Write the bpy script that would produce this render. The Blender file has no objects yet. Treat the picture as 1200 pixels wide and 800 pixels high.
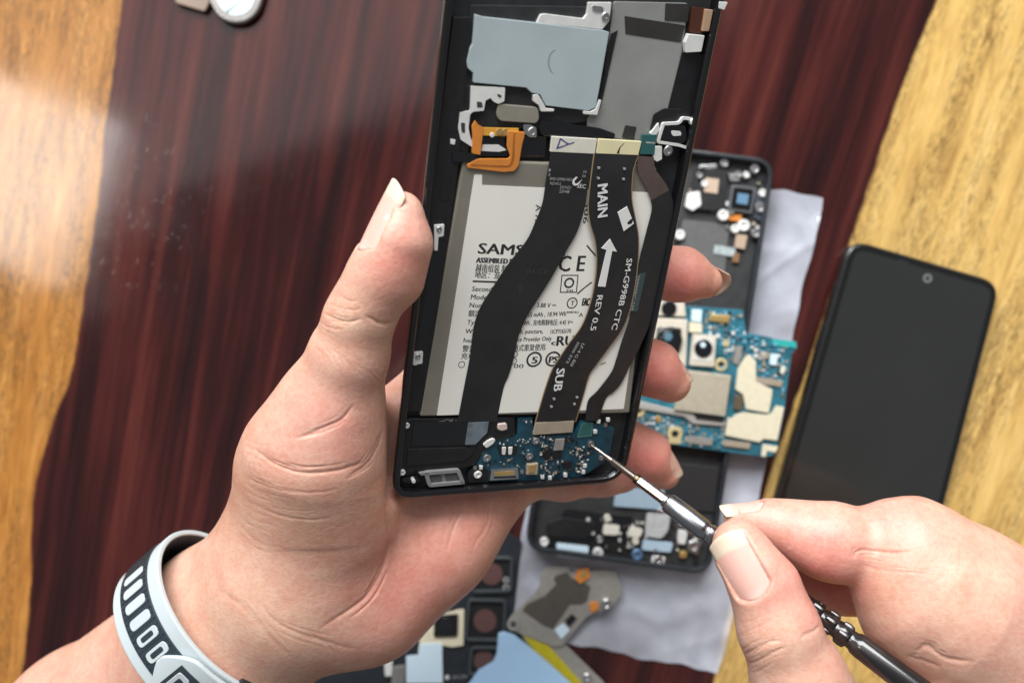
import bpy, bmesh, math, random
import numpy as np
from mathutils import Vector, Matrix

# ------------------------------------------------------------------ camera, world, lights
# Working unit while modelling is the millimetre; every mesh is written out in metres.
MM = 0.001
F, CX, CY = 1146.0, 600.0, 400.0      # lens in pixels of a 1200 x 800 frame
H = 415.0                             # camera height above the table, mm
sc = bpy.context.scene
cam_d = bpy.data.cameras.new('camera'); cam = bpy.data.objects.new('camera', cam_d)
sc.collection.objects.link(cam); sc.camera = cam
cam.location = (0, 0, H*MM)           # looks straight down
cam_d.sensor_width = 36; cam_d.lens = 36*F/1200
cam_d.clip_start = 0.01; cam_d.clip_end = 50
cam_d.dof.use_dof = True; cam_d.dof.focus_distance = 0.272
cam_d.dof.aperture_fstop = cam_d.lens/3.6   # entrance pupil of about 3.6 mm
sc.view_settings.view_transform = 'Standard'; sc.view_settings.look = 'None'
sc.view_settings.exposure = 0.6; sc.view_settings.gamma = 1.0
sc.view_settings.use_curve_mapping = False
sc.cycles.use_denoising = True
sc.cycles.max_bounces = 8
sc.cycles.transparent_max_bounces = 16
sc.cycles.sample_clamp_indirect = 6

world = bpy.data.worlds.new('World'); sc.world = world; world.use_nodes = True
bg = world.node_tree.nodes['Background']
bg.inputs[0].default_value = (0.92, 0.96, 1.0, 1); bg.inputs[1].default_value = 0.13

def area(name, loc, target, sx, sy, power, color):
    l = bpy.data.lights.new(name, 'AREA'); l.shape = 'RECTANGLE'; l.size = sx; l.size_y = sy
    l.energy = power; l.color = color
    o = bpy.data.objects.new(name, l); sc.collection.objects.link(o)
    o.location = loc
    o.rotation_euler = (Vector(target)-Vector(loc)).to_track_quat('-Z', 'Y').to_euler()
    return o
# daylight from a wide window beyond the top of the picture, a smaller bright one up to the left,
# and the pale ceiling above them
area('window_light', (-0.25, 1.45, 1.35), (0, 0, 0.1), 1.7, 1.0, 54, (0.985, 0.99, 1.0))
area('side_window_light', (-1.08, 0.36, 1.60), (-1.0, 0.33, 0.0), 0.36, 0.46, 3.6, (1.0, 0.97, 0.92))
cl = area('ceiling_glow', (-0.40, 1.07, 1.65), (0, 0, 0), 2.2, 1.2, 7.5, (1.0, 0.98, 0.97)); cl.rotation_euler = (0, 0, math.radians(20))

# ------------------------------------------------------------------ helpers
rnd = random.Random(7)
def W(px, py, depth):                 # pixel of the photograph at a distance (mm) along the view axis -> world mm
    return Vector(((px-CX)*depth/F, (CY-py)*depth/F, H-depth))
def T(px, py, z=0.0):                 # the same, by height above the table
    return W(px, py, H-z)

def link(o, parent=None):
    sc.collection.objects.link(o)
    if parent is not None: o.parent = parent
    return o
def tag(o, label=None, cat=None, group=None, kind=None):
    if label: o['label'] = label
    if cat: o['category'] = cat
    if group: o['group'] = group
    if kind: o['kind'] = kind
    return o
def empty(name, label, cat, loc=(0, 0, 0), group=None):
    o = bpy.data.objects.new(name, None); o.empty_display_size = 0.01
    o.location = Vector(loc)*MM; link(o); tag(o, label, cat, group)
    return o
def mesh_obj(name, verts, faces, mat, parent=None, smooth=False):   # verts in mm, in the parent's frame
    me = bpy.data.meshes.new(name)
    me.from_pydata([tuple(c*MM for c in v) for v in verts], [], faces)
    me.materials.append(mat)
    if smooth:
        for p in me.polygons: p.use_smooth = True
    return link(bpy.data.objects.new(name, me), parent)
def add_bevel(o, w, seg=2, ang=40):
    m = o.modifiers.new('bevel', 'BEVEL'); m.width = w*MM; m.segments = seg
    m.limit_method = 'ANGLE'; m.angle_limit = math.radians(ang); m.use_clamp_overlap = True
    return o
def area2(pts):
    return 0.5*sum(pts[i][0]*pts[(i+1) % len(pts)][1]-pts[(i+1) % len(pts)][0]*pts[i][1] for i in range(len(pts)))
def prism(name, pts, z0, z1, mat, parent=None, bevel=0.0, seg=2):   # pts: 2D outline in mm
    pts = [(p[0], p[1]) for p in pts]
    if area2(pts) < 0: pts = pts[::-1]
    n = len(pts)
    bm = bmesh.new()
    lo = [bm.verts.new((p[0]*MM, p[1]*MM, z0*MM)) for p in pts]
    hi = [bm.verts.new((p[0]*MM, p[1]*MM, z1*MM)) for p in pts]
    bm.faces.new(hi); bm.faces.new(lo[::-1])
    for i in range(n):
        j = (i+1) % n; bm.faces.new((lo[i], lo[j], hi[j], hi[i]))
    me = bpy.data.meshes.new(name); bm.to_mesh(me); bm.free(); me.materials.append(mat)
    o = link(bpy.data.objects.new(name, me), parent)
    if bevel: add_bevel(o, bevel, seg)
    return o
def rounded(pts, r, seg=5):           # round the corners of a 2D outline; r a number or one per corner
    out = []; n = len(pts)
    rs = r if isinstance(r, (list, tuple)) else [r]*n
    for i in range(n):
        p0, p, p1 = Vector(pts[i-1][:2]), Vector(pts[i][:2]), Vector(pts[(i+1) % n][:2])
        a, b = p0-p, p1-p; la, lb = a.length, b.length
        if la < 1e-6 or lb < 1e-6: continue
        a /= la; b /= lb
        q = min(rs[i], la*0.49, lb*0.49)
        if q < 1e-4: out.append((p.x, p.y)); continue
        for k in range(seg+1):
            t = k/seg
            c = (p+a*q)*(1-t)**2 + p*2*t*(1-t) + (p+b*q)*t**2
            out.append((c.x, c.y))
    return out
def ring_prism(name, outer, inner, z0, z1, mat, parent=None, bevel=0.0, seg=2):   # equal-length loops
    n = len(outer); v = []
    for L in (outer, inner):
        for z in (z0, z1): v += [(p[0], p[1], z) for p in L]
    f = []
    for i in range(n):
        j = (i+1) % n
        f.append((i, j, n+j, n+i)); f.append((2*n+j, 2*n+i, 3*n+i, 3*n+j))
        f.append((n+i, n+j, 3*n+j, 3*n+i)); f.append((j, i, 2*n+i, 2*n+j))
    o = mesh_obj(name, v, f, mat, parent)
    bm = bmesh.new(); bm.from_mesh(o.data); bmesh.ops.recalc_face_normals(bm, faces=bm.faces); bm.to_mesh(o.data); bm.free()
    if bevel: add_bevel(o, bevel, seg)
    return o
def scale_loop(pts, d):               # offset an outline inwards by d (per-vertex normals)
    n = len(pts); s = 1 if area2(pts) > 0 else -1; out = []
    for i in range(n):
        p0, p, p1 = Vector(pts[i-1][:2]), Vector(pts[i][:2]), Vector(pts[(i+1) % n][:2])
        e0, e1 = (p-p0), (p1-p)
        if e0.length < 1e-7: e0 = e1
        if e1.length < 1e-7: e1 = e0
        e0.normalize(); e1.normalize()
        m = Vector((-(e0+e1).y, (e0+e1).x))*s
        if m.length < 1e-7: m = Vector((-e0.y, e0.x))*s
        m.normalize(); c = max(0.5, abs(m.dot(Vector((-e0.y, e0.x)))))
        out.append((p.x+m.x*d/c, p.y+m.y*d/c))
    return out
def disc_pts(cx, cy, r, n=20, ry=None):
    ry = ry or r
    return [(cx+r*math.cos(2*math.pi*i/n), cy+ry*math.sin(2*math.pi*i/n)) for i in range(n)]
def lathe(name, prof, p0, axis, mat, parent=None, n=32, smooth=True, sharp=35):   # prof: (distance along axis, radius)
    axis = Vector(axis).normalized(); u = axis.orthogonal().normalized(); w = axis.cross(u); p0 = Vector(p0)
    v = []; f = []
    for (t, r) in prof:
        for i in range(n):
            a = 2*math.pi*i/n
            v.append(p0+axis*t+(u*math.cos(a)+w*math.sin(a))*r)
    m = len(prof)
    for k in range(m-1):
        for i in range(n):
            j = (i+1) % n; f.append((k*n+i, k*n+j, (k+1)*n+j, (k+1)*n+i))
    f.append(tuple(range(n))[::-1]); f.append(tuple((m-1)*n+i for i in range(n)))
    o = mesh_obj(name, v, f, mat, parent, smooth)
    bm = bmesh.new(); bm.from_mesh(o.data); bmesh.ops.recalc_face_normals(bm, faces=bm.faces)
    for e in bm.edges:
        if len(e.link_faces) == 2 and e.calc_face_angle(0) > math.radians(sharp): e.smooth = False
    bm.to_mesh(o.data); bm.free()
    return o

# ------------------------------------------------------------------ materials
MATS = {}
def mat(name, col, rough=0.5, metal=0.0, coat=0.0, coat_rough=0.05, noise=0.0, nscale=400, bump=0.0, bscale=900, spec=0.5, alpha=1.0):
    if name in MATS: return MATS[name]
    m = bpy.data.materials.new(name); m.use_nodes = True; nt = m.node_tree; N = nt.nodes; L = nt.links
    b = N['Principled BSDF']
    b.inputs['Base Color'].default_value = (*col, 1); b.inputs['Roughness'].default_value = rough
    b.inputs['Metallic'].default_value = metal; b.inputs['Coat Weight'].default_value = coat
    b.inputs['Coat Roughness'].default_value = coat_rough; b.inputs['Specular IOR Level'].default_value = spec
    b.inputs['Alpha'].default_value = alpha
    if noise or bump:
        tc = N.new('ShaderNodeTexCoord')
    if noise:
        nz = N.new('ShaderNodeTexNoise'); nz.inputs['Scale'].default_value = nscale; nz.inputs['Detail'].default_value = 5
        L.new(tc.outputs['Object'], nz.inputs['Vector'])
        mr = N.new('ShaderNodeMapRange'); mr.inputs[1].default_value = 0.3; mr.inputs[2].default_value = 0.7
        mr.inputs[3].default_value = 1-noise; mr.inputs[4].default_value = 1+noise
        L.new(nz.outputs['Fac'], mr.inputs[0])
        mx = N.new('ShaderNodeMix'); mx.data_type = 'RGBA'; mx.blend_type = 'MULTIPLY'; mx.inputs[0].default_value = 1
        mx.inputs[6].default_value = (*col, 1)
        cb = N.new('ShaderNodeCombineColor')
        for i in range(3): L.new(mr.outputs[0], cb.inputs[i])
        L.new(cb.outputs[0], mx.inputs[7]); L.new(mx.outputs[2], b.inputs['Base Color'])
        mr2 = N.new('ShaderNodeMapRange'); mr2.inputs[3].default_value = max(0, rough-0.12); mr2.inputs[4].default_value = min(1, rough+0.15)
        nz2 = N.new('ShaderNodeTexNoise'); nz2.inputs['Scale'].default_value = nscale*0.37; nz2.inputs['Detail'].default_value = 4
        L.new(tc.outputs['Object'], nz2.inputs['Vector']); L.new(nz2.outputs['Fac'], mr2.inputs[0]); L.new(mr2.outputs[0], b.inputs['Roughness'])
    if bump:
        nb = N.new('ShaderNodeTexNoise'); nb.inputs['Scale'].default_value = bscale; nb.inputs['Detail'].default_value = 3
        L.new(tc.outputs['Object'], nb.inputs['Vector'])
        bp = N.new('ShaderNodeBump'); bp.inputs['Strength'].default_value = bump; bp.inputs['Distance'].default_value = 0.0003
        L.new(nb.outputs['Fac'], bp.inputs['Height']); L.new(bp.outputs[0], b.inputs['Normal'])
    MATS[name] = m
    return m

def node_math(nt, op, a=None, b=None, c=None):
    n = nt.nodes.new('ShaderNodeMath'); n.operation = op
    for i, x in enumerate((a, b, c)):
        if x is None: continue
        if isinstance(x, (int, float)): n.inputs[i].default_value = x
        else: nt.links.new(x, n.inputs[i])
    return n.outputs[0]
# ------------------------------------------------------------------ the table
def wood_material():
    m = bpy.data.materials.new('varnished_wood'); m.use_nodes = True; nt = m.node_tree; N = nt.nodes; L = nt.links
    b = N['Principled BSDF']; M = lambda *a: node_math(nt, *a)
    tc = N.new('ShaderNodeTexCoord'); sx = N.new('ShaderNodeSeparateXYZ'); L.new(tc.outputs['Object'], sx.inputs[0])
    s = H/F*MM
    X = M('MULTIPLY_ADD', sx.outputs[0], 1/s, CX); Y = M('MULTIPLY_ADD', sx.outputs[1], -1/s, CY)
    # hand-wobbled borders of the dark heartwood, as curves x(y)
    yn = M('MULTIPLY_ADD', Y, 1/2400, 800/2400)
    def border(pts):
        fc = N.new('ShaderNodeFloatCurve'); c = fc.mapping.curves[0]
        fc.mapping.extend = 'EXTRAPOLATED'
        P = [((y+800)/2400, (x+400)/2400) for x, y in pts]
        c.points[0].location = P[0]; c.points[1].location = P[-1]
        for p in P[1:-1]: c.points.new(*p)
        fc.mapping.use_clip = False
        fc.mapping.update(); L.new(yn, fc.inputs['Value'])
        return M('MULTIPLY_ADD', fc.outputs[0], 2400, -400)
    xl = border([(235, -800), (165, -200), (142, 7), (131, 87), (122, 153), (116, 219), (105, 297), (95, 365), (82, 440), (60, 500), (45, 550), (37, 600), (35, 690), (25, 800), (-40, 1600)])
    xr = border([(1400, -800), (1180, -220), (1097, 5), (1072, 65), (1054, 114), (1033, 175), (1006, 257), (980, 330), (938, 455), (918, 510), (890, 600), (858, 700), (838, 790), (700, 1600)])
    # a little wobble at the borders
    wob = N.new('ShaderNodeTexNoise'); wob.inputs['Scale'].default_value = 90; wob.inputs['Detail'].default_value = 4
    L.new(tc.outputs['Object'], wob.inputs['Vector'])
    wv = M('MULTIPLY', M('SUBTRACT', wob.outputs['Fac'], 0.5), 6)
    Xw = M('ADD', X, wv)
    xa = M('MULTIPLY_ADD', Y, -0.14, 142.0); xb = M('MULTIPLY_ADD', Y, -0.335, 1100.0)   # the grain fans out a little
    t = M('DIVIDE', M('SUBTRACT', X, xa), M('MAXIMUM', M('SUBTRACT', xb, xa), 50.0))
    g = M('MULTIPLY', t, 9.0)                      # position across the grain
    def nz(gs, ys, detail=4, rough=0.6, dist=0.0, off=0.0):
        cb = N.new('ShaderNodeCombineXYZ')
        L.new(M('MULTIPLY_ADD', g, gs, off), cb.inputs[0]); L.new(M('MULTIPLY', Y, ys/100), cb.inputs[1])
        n = N.new('ShaderNodeTexNoise'); n.inputs['Scale'].default_value = 1; n.inputs['Detail'].default_value = detail
        n.inputs['Roughness'].default_value = rough; n.inputs['Distortion'].default_value = dist
        L.new(cb.outputs[0], n.inputs['Vector'])
        return n.outputs['Fac']
    def ramp(fac, stops):
        r = N.new('ShaderNodeValToRGB'); e = r.color_ramp.elements
        e[0].position, e[0].color = stops[0][0], (*stops[0][1], 1)
        e[1].position, e[1].color = stops[-1][0], (*stops[-1][1], 1)
        for p, c in stops[1:-1]:
            q = e.new(p); q.color = (*c, 1)
        L.new(fac, r.inputs[0]); return r.outputs[0]
    def mix(f, a, c, mode='MIX'):
        x = N.new('ShaderNodeMix'); x.data_type = 'RGBA'; x.blend_type = mode
        if isinstance(f, (int, float)): x.inputs[0].default_value = f
        else: L.new(f, x.inputs[0])
        for i, v in ((6, a), (7, c)):
            if isinstance(v, tuple): x.inputs[i].default_value = (*v, 1)
            else: L.new(v, x.inputs[i])
        return x.outputs[2]
    # heartwood: dark red-brown with long streaks
    streak = M('MULTIPLY_ADD', nz(6.0, 0.28, 4, 0.55, 0.2, 3.0), 0.50, M('MULTIPLY', nz(1.6, 0.14, 3, 0.5, 0.35, 11.0), 0.58))
    dark = ramp(streak, [(0.39, (0.014, 0.0050, 0.0052)), (0.50, (0.030, 0.0072, 0.0070)), (0.58, (0.056, 0.0118, 0.0104)), (0.71, (0.110, 0.026, 0.019))])
    fine = nz(60, 1.2, 4, 0.7)
    dark = mix(0.5, dark, ramp(fine, [(0.3, (0.45, 0.42, 0.42)), (0.7, (1, 1, 1))]), 'MULTIPLY')
    # sapwood: ochre with darker mottled figure
    sap_l = ramp(nz(6, 0.7, 5, 0.65, 0.6), [(0.25, (0.22, 0.085, 0.016)), (0.5, (0.42, 0.18, 0.040)), (0.75, (0.58, 0.29, 0.080))])
    sap_r = ramp(nz(5, 0.8, 5, 0.62, 0.8, 40), [(0.25, (0.36, 0.20, 0.062)), (0.48, (0.66, 0.425, 0.135)), (0.8, (0.80, 0.57, 0.23))])
    mot = nz(16, 4.5, 6, 0.75, 1.6, 5)
    band = nz(3.2, 0.5, 2, 0.5, 0.5, 17)
    motf = M('MULTIPLY', N_range(nt, mot, 0.42, 0.66), N_range(nt, band, 0.36, 0.56))
    right = N_range(nt, t, 0.45, 0.55)
    sap = mix(right, sap_l, sap_r)
    sap = mix(M('MULTIPLY', motf, 0.80), sap, (0.085, 0.05, 0.022))
    sap = mix(0.5, sap, ramp(nz(45, 1.6, 4, 0.7, 0.2, 9), [(0.3, (0.55, 0.5, 0.42)), (0.65, (1, 1, 1))]), 'MULTIPLY')
    inside = M('MULTIPLY', N_range(nt, M('SUBTRACT', Xw, xl), -1.5, 2.5), N_range(nt, M('SUBTRACT', xr, Xw), -1.5, 2.5))
    col = mix(inside, sap, dark)
    L.new(col, b.inputs['Base Color'])
    b.inputs['Roughness'].default_value = 0.5; b.inputs['Specular IOR Level'].default_value = 0.0
    b.inputs['Coat Weight'].default_value = 1.0; b.inputs['Coat IOR'].default_value = 1.5
    rn = N.new('ShaderNodeTexNoise'); rn.inputs['Scale'].default_value = 35; rn.inputs['Detail'].default_value = 6
    L.new(tc.outputs['Object'], rn.inputs['Vector'])
    L.new(N_range(nt, rn.outputs['Fac'], 0.3, 0.75, 0.07, 0.15), b.inputs['Coat Roughness'])
    # pores under the varnish and a faint waviness of the varnish itself
    bp = N.new('ShaderNodeBump'); bp.inputs['Strength'].default_value = 0.25; bp.inputs['Distance'].default_value = 0.0003
    L.new(fine, bp.inputs['Height']); L.new(bp.outputs[0], b.inputs['Normal'])
    pore = N_range(nt, nz(30, 7, 2, 0.5, 0, 70), 0.66, 0.74)
    bc = N.new('ShaderNodeBump'); bc.inputs['Strength'].default_value = 0.08; bc.inputs['Distance'].default_value = 0.0002
    L.new(M('ADD', pore, M('MULTIPLY', rn.outputs['Fac'], 0.6)), bc.inputs['Height']); L.new(bc.outputs[0], b.inputs['Coat Normal'])
    return m
def N_range(nt, v, a, b, c=0.0, d=1.0):
    n = nt.nodes.new('ShaderNodeMapRange'); n.clamp = True
    n.inputs[1].default_value, n.inputs[2].default_value, n.inputs[3].default_value, n.inputs[4].default_value = a, b, c, d
    nt.links.new(v, n.inputs[0]); return n.outputs[0]
table = prism('table_top', [(-620, -450), (620, -450), (620, 450), (-620, 450)], -35, 0, wood_material(), None, bevel=2)
tag(table, 'varnished table top, dark red heartwood between two ochre borders', 'table', kind='structure')
# ------------------------------------------------------------------ hands: a smooth union of tapered limbs, meshed by surface nets
VIEW = Vector((0, 0, 1))
class Field:
    def __init__(self, lo, hi, h):
        self.lo = np.array(lo, float); self.h = h
        self.n = np.ceil((np.array(hi)-self.lo)/h).astype(int)+1
        self.D = np.full(self.n, 60.0, np.float32)
        self.ax = [self.lo[i]+h*np.arange(self.n[i]) for i in range(3)]
    def sub(self, lo, hi):
        a = np.clip(np.floor((lo-self.lo)/self.h).astype(int), 0, self.n-1); b = np.clip(np.ceil((hi-self.lo)/self.h).astype(int)+1, 0, self.n)
        sl = tuple(slice(a[i], b[i]) for i in range(3))
        g = [self.ax[i][sl[i]].astype(np.float32) for i in range(3)]
        return sl, g[0][:, None, None], g[1][None, :, None], g[2][None, None, :]
    def put(self, fn, lo, hi, k, op='add'):
        m = 3+k
        sl, x, y, z = self.sub(np.array(lo)-m, np.array(hi)+m)
        if min(s.stop-s.start for s in sl) < 2: return
        d = fn(x, y, z); A = self.D[sl]
        if op == 'add':
            hh = np.clip(k-np.abs(A-d), 0, None)/k
            self.D[sl] = np.minimum(A, d)-hh*hh*k*0.25
        else:
            d = -d; hh = np.clip(k-np.abs(A-d), 0, None)/k
            self.D[sl] = np.maximum(A, d)+hh*hh*k*0.25
    def cone(self, a, ra, b, rb, k=5, flat=None, op='add'):       # tapered limb; flat = (direction, factor) squashes its section
        a = np.array(a, float); b = np.array(b, float); ba = b-a; L2 = max(ba.dot(ba), 1e-6)
        if flat is not None:
            fd = np.array(flat[0], float); fd = fd/np.linalg.norm(fd); fs = flat[1]
        def fn(x, y, z):
            px, py, pz = x-a[0], y-a[1], z-a[2]
            t = np.clip((px*ba[0]+py*ba[1]+pz*ba[2])/L2, 0, 1)
            vx, vy, vz = px-t*ba[0], py-t*ba[1], pz-t*ba[2]
            r = ra+(rb-ra)*t
            q = vx*vx+vy*vy+vz*vz
            if flat is None: return np.sqrt(q)-r
            n = vx*fd[0]+vy*fd[1]+vz*fd[2]
            q2 = q+(1/fs**2-1)*n*n
            ln = np.sqrt(q2)
            return (ln-r)*np.where(ln > 1e-4, np.sqrt(q/np.maximum(q2, 1e-6)), 1.0)
        R = max(ra, rb)*(max(1, flat[1]) if flat is not None else 1)
        self.put(fn, np.minimum(a, b)-R, np.maximum(a, b)+R, k, op)
    def chain(self, pts, k=5, flat=None):
        for (a, ra), (b, rb) in zip(pts, pts[1:]): self.cone(a, ra, b, rb, k, flat)
    def cut_box(self, o, ax, lo, hi, r, k):  # press a rounded box (the phone) out of the flesh
        ax = [np.array(a, float) for a in ax]; o = np.array(o, float)
        c = [o+ax[0]*x+ax[1]*y+ax[2]*z for x in (lo[0], hi[0]) for y in (lo[1], hi[1]) for z in (lo[2], hi[2])]
        def fn(x, y, z):
            q = []
            for i in range(3):
                t = (x-o[0])*ax[i][0]+(y-o[1])*ax[i][1]+(z-o[2])*ax[i][2]
                q.append(np.abs(t-(lo[i]+hi[i])/2)-(hi[i]-lo[i])/2+r)
            return np.sqrt(sum(np.maximum(a, 0)**2 for a in q))+np.minimum(np.maximum(np.maximum(q[0], q[1]), q[2]), 0)-r
        self.put(fn, np.min(c, 0), np.max(c, 0), k, 'sub')
    def merge(self, other, k):
        A, d = self.D, other.D
        hh = np.clip(k-np.abs(A-d), 0, None)/k
        self.D = np.minimum(A, d)-hh*hh*k*0.25
    def mesh(self):
        D = self.D; s = D < 0
        cs = [(i, j, k) for i in (0, 1) for j in (0, 1) for k in (0, 1)]
        n = np.array(D.shape)-1
        cnt = np.zeros(n, np.int8)
        for c in cs: cnt += s[c[0]:c[0]+n[0], c[1]:c[1]+n[1], c[2]:c[2]+n[2]]
        idx = np.argwhere((cnt > 0) & (cnt < 8))
        vals = {c: D[idx[:, 0]+c[0], idx[:, 1]+c[1], idx[:, 2]+c[2]].astype(np.float64) for c in cs}
        acc = np.zeros((len(idx), 3)); w = np.zeros(len(idx))
        for c in cs:
            for ax in range(3):
                if c[ax]: continue
                e = list(c); e[ax] = 1; e = tuple(e)
                a, b = vals[c], vals[e]; x = (a < 0) != (b < 0)
                t = np.where(x, a/np.where(x, a-b, 1), 0)
                p = np.array(c, float)[None, :].repeat(len(idx), 0); p[:, ax] += t
                acc[x] += p[x]; w[x] += 1
        V = self.lo+(idx+acc/w[:, None])*self.h
        im = np.full(n, -1, np.int32); im[idx[:, 0], idx[:, 1], idx[:, 2]] = np.arange(len(idx))
        Q = []
        for ax in range(3):
            u, v = (ax+1) % 3, (ax+2) % 3
            A = [slice(None)]*3; B = [slice(None)]*3
            A[ax] = slice(0, -1); B[ax] = slice(1, None)
            e = np.argwhere(s[tuple(A)] != s[tuple(B)])
            ok = (e[:, u] > 0) & (e[:, v] > 0) & (e[:, u] < n[u]) & (e[:, v] < n[v]); e = e[ok]
            sg = s[tuple(A)][e[:, 0], e[:, 1], e[:, 2]]
            def cell(du, dv):
                q = e.copy(); q[:, u] -= du; q[:, v] -= dv
                return im[q[:, 0], q[:, 1], q[:, 2]]
            q = np.stack([cell(1, 1), cell(0, 1), cell(0, 0), cell(1, 0)], 1)
            q[~sg] = q[~sg][:, ::-1]
            Q.append(q)
        Q = np.concatenate(Q); Q = Q[(Q >= 0).all(1)]
        return V, Q
def vnormals(V, Q):
    a, b, c, d = (V[Q[:, i]] for i in range(4))
    fn = np.cross(c-a, d-b); N = np.zeros_like(V)
    for i in range(4): np.add.at(N, Q[:, i], fn)
    return N/np.maximum(np.linalg.norm(N, axis=1, keepdims=True), 1e-9)
def relax(V, Q, it=2, f=0.5):
    e = np.concatenate([Q[:, [i, (i+1) % 4]] for i in range(4)])
    deg = np.zeros(len(V)); np.add.at(deg, e[:, 0], 1)
    for _ in range(it):
        S = np.zeros_like(V); np.add.at(S, e[:, 0], V[e[:, 1]])
        V = V*(1-f)+f*S/np.maximum(deg, 1)[:, None]
    return V
def project(V):
    d = H-V[:, 2]
    return np.stack([CX+V[:, 0]*F/d, CY-V[:, 1]*F/d], 1)
def poly_dist(P, line):
    best = np.full(len(P), 1e9); tt = np.zeros(len(P)); L = len(line)-1
    for i in range(L):
        a = np.array(line[i][:2], float); b = np.array(line[i+1][:2], float); ba = b-a
        t = np.clip(((P-a)@ba)/max(ba@ba, 1e-9), 0, 1)
        d = np.linalg.norm(P-(a+t[:, None]*ba), axis=1); m = d < best
        best[m] = d[m]; tt[m] = (i+t[m])/L
    return best, tt
def carve(V, N, creases):             # skin folds pressed into the surface along polylines; width and depth in mm
    P = project(V); face = np.clip((N[:, 2]-0.05)*4, 0, 1); off = np.zeros(len(V))
    for line, w, dep in creases:
        x0, y0 = np.min(np.array(line), 0)[:2]-30; x1, y1 = np.max(np.array(line), 0)[:2]+30
        m = np.where((P[:, 0] > x0) & (P[:, 0] < x1) & (P[:, 1] > y0) & (P[:, 1] < y1))[0]
        if not len(m): continue
        d, t = poly_dist(P[m], line)
        d = d*0.235
        fade = np.clip(np.minimum(t, 1-t)*5, 0, 1)**0.7
        off[m] += face[m]*fade*dep*(-np.exp(-(d/w)**2)+0.12*np.exp(-((d-2.2*w)/(1.3*w))**2))
    return V+N*off[:, None]
def smooth_line(pts, n=24):           # Catmull-Rom through a few points
    P = [np.array(p, float) for p in pts]; P = [2*P[0]-P[1]]+P+[2*P[-1]-P[-2]]; out = []
    m = len(P)-3
    for i in range(m):
        for k in range(max(2, n//m)):
            t = k/max(2, n//m); a, b, c, d = P[i:i+4]
            out.append(0.5*((2*b)+(c-a)*t+(2*a-5*b+4*c-d)*t*t+(3*b-a-3*c+d)*t**3))
    out.append(P[-2]); return [tuple(p) for p in out]
def wrinkles(line, w, dep, seed, n=3, spread=7, sub=0.35):
    """A main fold with a few faint, broken companions."""
    rr = random.Random(seed); out = []
    P = np.array(smooth_line(line, 30)); k = len(P)
    jit = np.cumsum([rr.uniform(-0.5, 0.5) for _ in range(k)])
    T_ = np.gradient(P, axis=0); Nn = np.stack([-T_[:, 1], T_[:, 0]], 1)/np.maximum(np.linalg.norm(T_, axis=1, keepdims=True), 1e-6)
    out.append(([tuple(p) for p in P+Nn*(jit-jit.mean())[:, None]*0.8], w*0.85, dep*0.38))
    if dep > 0.4: out.append(([tuple(p) for p in P], w*3.5, dep*0.30))
    for i in range(n):
        a = rr.uniform(0, 0.55); b = min(1, a+rr.uniform(0.25, 0.6)); i0, i1 = int(a*(k-1)), max(int(a*(k-1))+4, int(b*(k-1)))
        q = P[i0:i1]; 
        if len(q) < 3: continue
        o = rr.uniform(0.35, 1)*spread*rr.choice((-1, 1)); tilt = np.linspace(0, rr.uniform(-4, 4), len(q))
        out.append(([tuple(p) for p in q+Nn[i0:i1]*(o+tilt)[:, None]], w*0.5, dep*sub*0.7*rr.uniform(0.5, 1.2)))
    return out
def refine(V, N, Q, creases, reach=9):
    """Split the quads that lie near folds into four, so that folds stay crisp."""
    P = project(V); near = np.zeros(len(V), bool)
    for line, w, dep in creases:
        A = np.array(line)[:, :2]; x0, y0 = A.min(0)-reach; x1, y1 = A.max(0)+reach
        m = np.where((P[:, 0] > x0) & (P[:, 0] < x1) & (P[:, 1] > y0) & (P[:, 1] < y1) & (N[:, 2] > 0.0) & ~near)[0]
        if len(m): near[m[poly_dist(P[m], line)[0] < reach]] = True
    sel = near[Q].all(1); nv = len(V)
    key = lambda a, b: np.minimum(a, b).astype(np.int64)*nv+np.maximum(a, b)
    K = np.stack([key(Q[:, i], Q[:, (i+1) % 4]) for i in range(4)], 1)
    uk = np.unique(K[sel]); a, b = uk//nv, uk % nv
    Vm = (V[a]+V[b])/2; Nm = N[a]+N[b]
    Qs = Q[sel]; Vc = V[Qs].mean(1); Nc = N[Qs].mean(1)
    V2 = np.concatenate([V, Vm, Vc]); N2 = np.concatenate([N, Nm, Nc]); N2 /= np.maximum(np.linalg.norm(N2, axis=1, keepdims=True), 1e-9)
    E = nv+np.searchsorted(uk, K[sel]); c = nv+len(uk)+np.arange(len(Qs))
    quads = [np.stack([Qs[:, i], E[:, i], c, E[:, i-1]], 1) for i in range(4)]
    rest = Q[~sel]; Kr = K[~sel]; pos = np.searchsorted(uk, Kr).clip(0, max(0, len(uk)-1)); hit = uk[pos] == Kr
    plain = ~hit.any(1); quads.append(rest[plain]); polys = []
    for q, h, p in zip(rest[~plain], hit[~plain], pos[~plain]):
        l = []
        for i in range(4):
            l.append(int(q[i]))
            if h[i]: l.append(int(nv+p[i]))
        polys.append(l)
    return V2, N2, np.concatenate(quads), polys
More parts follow.
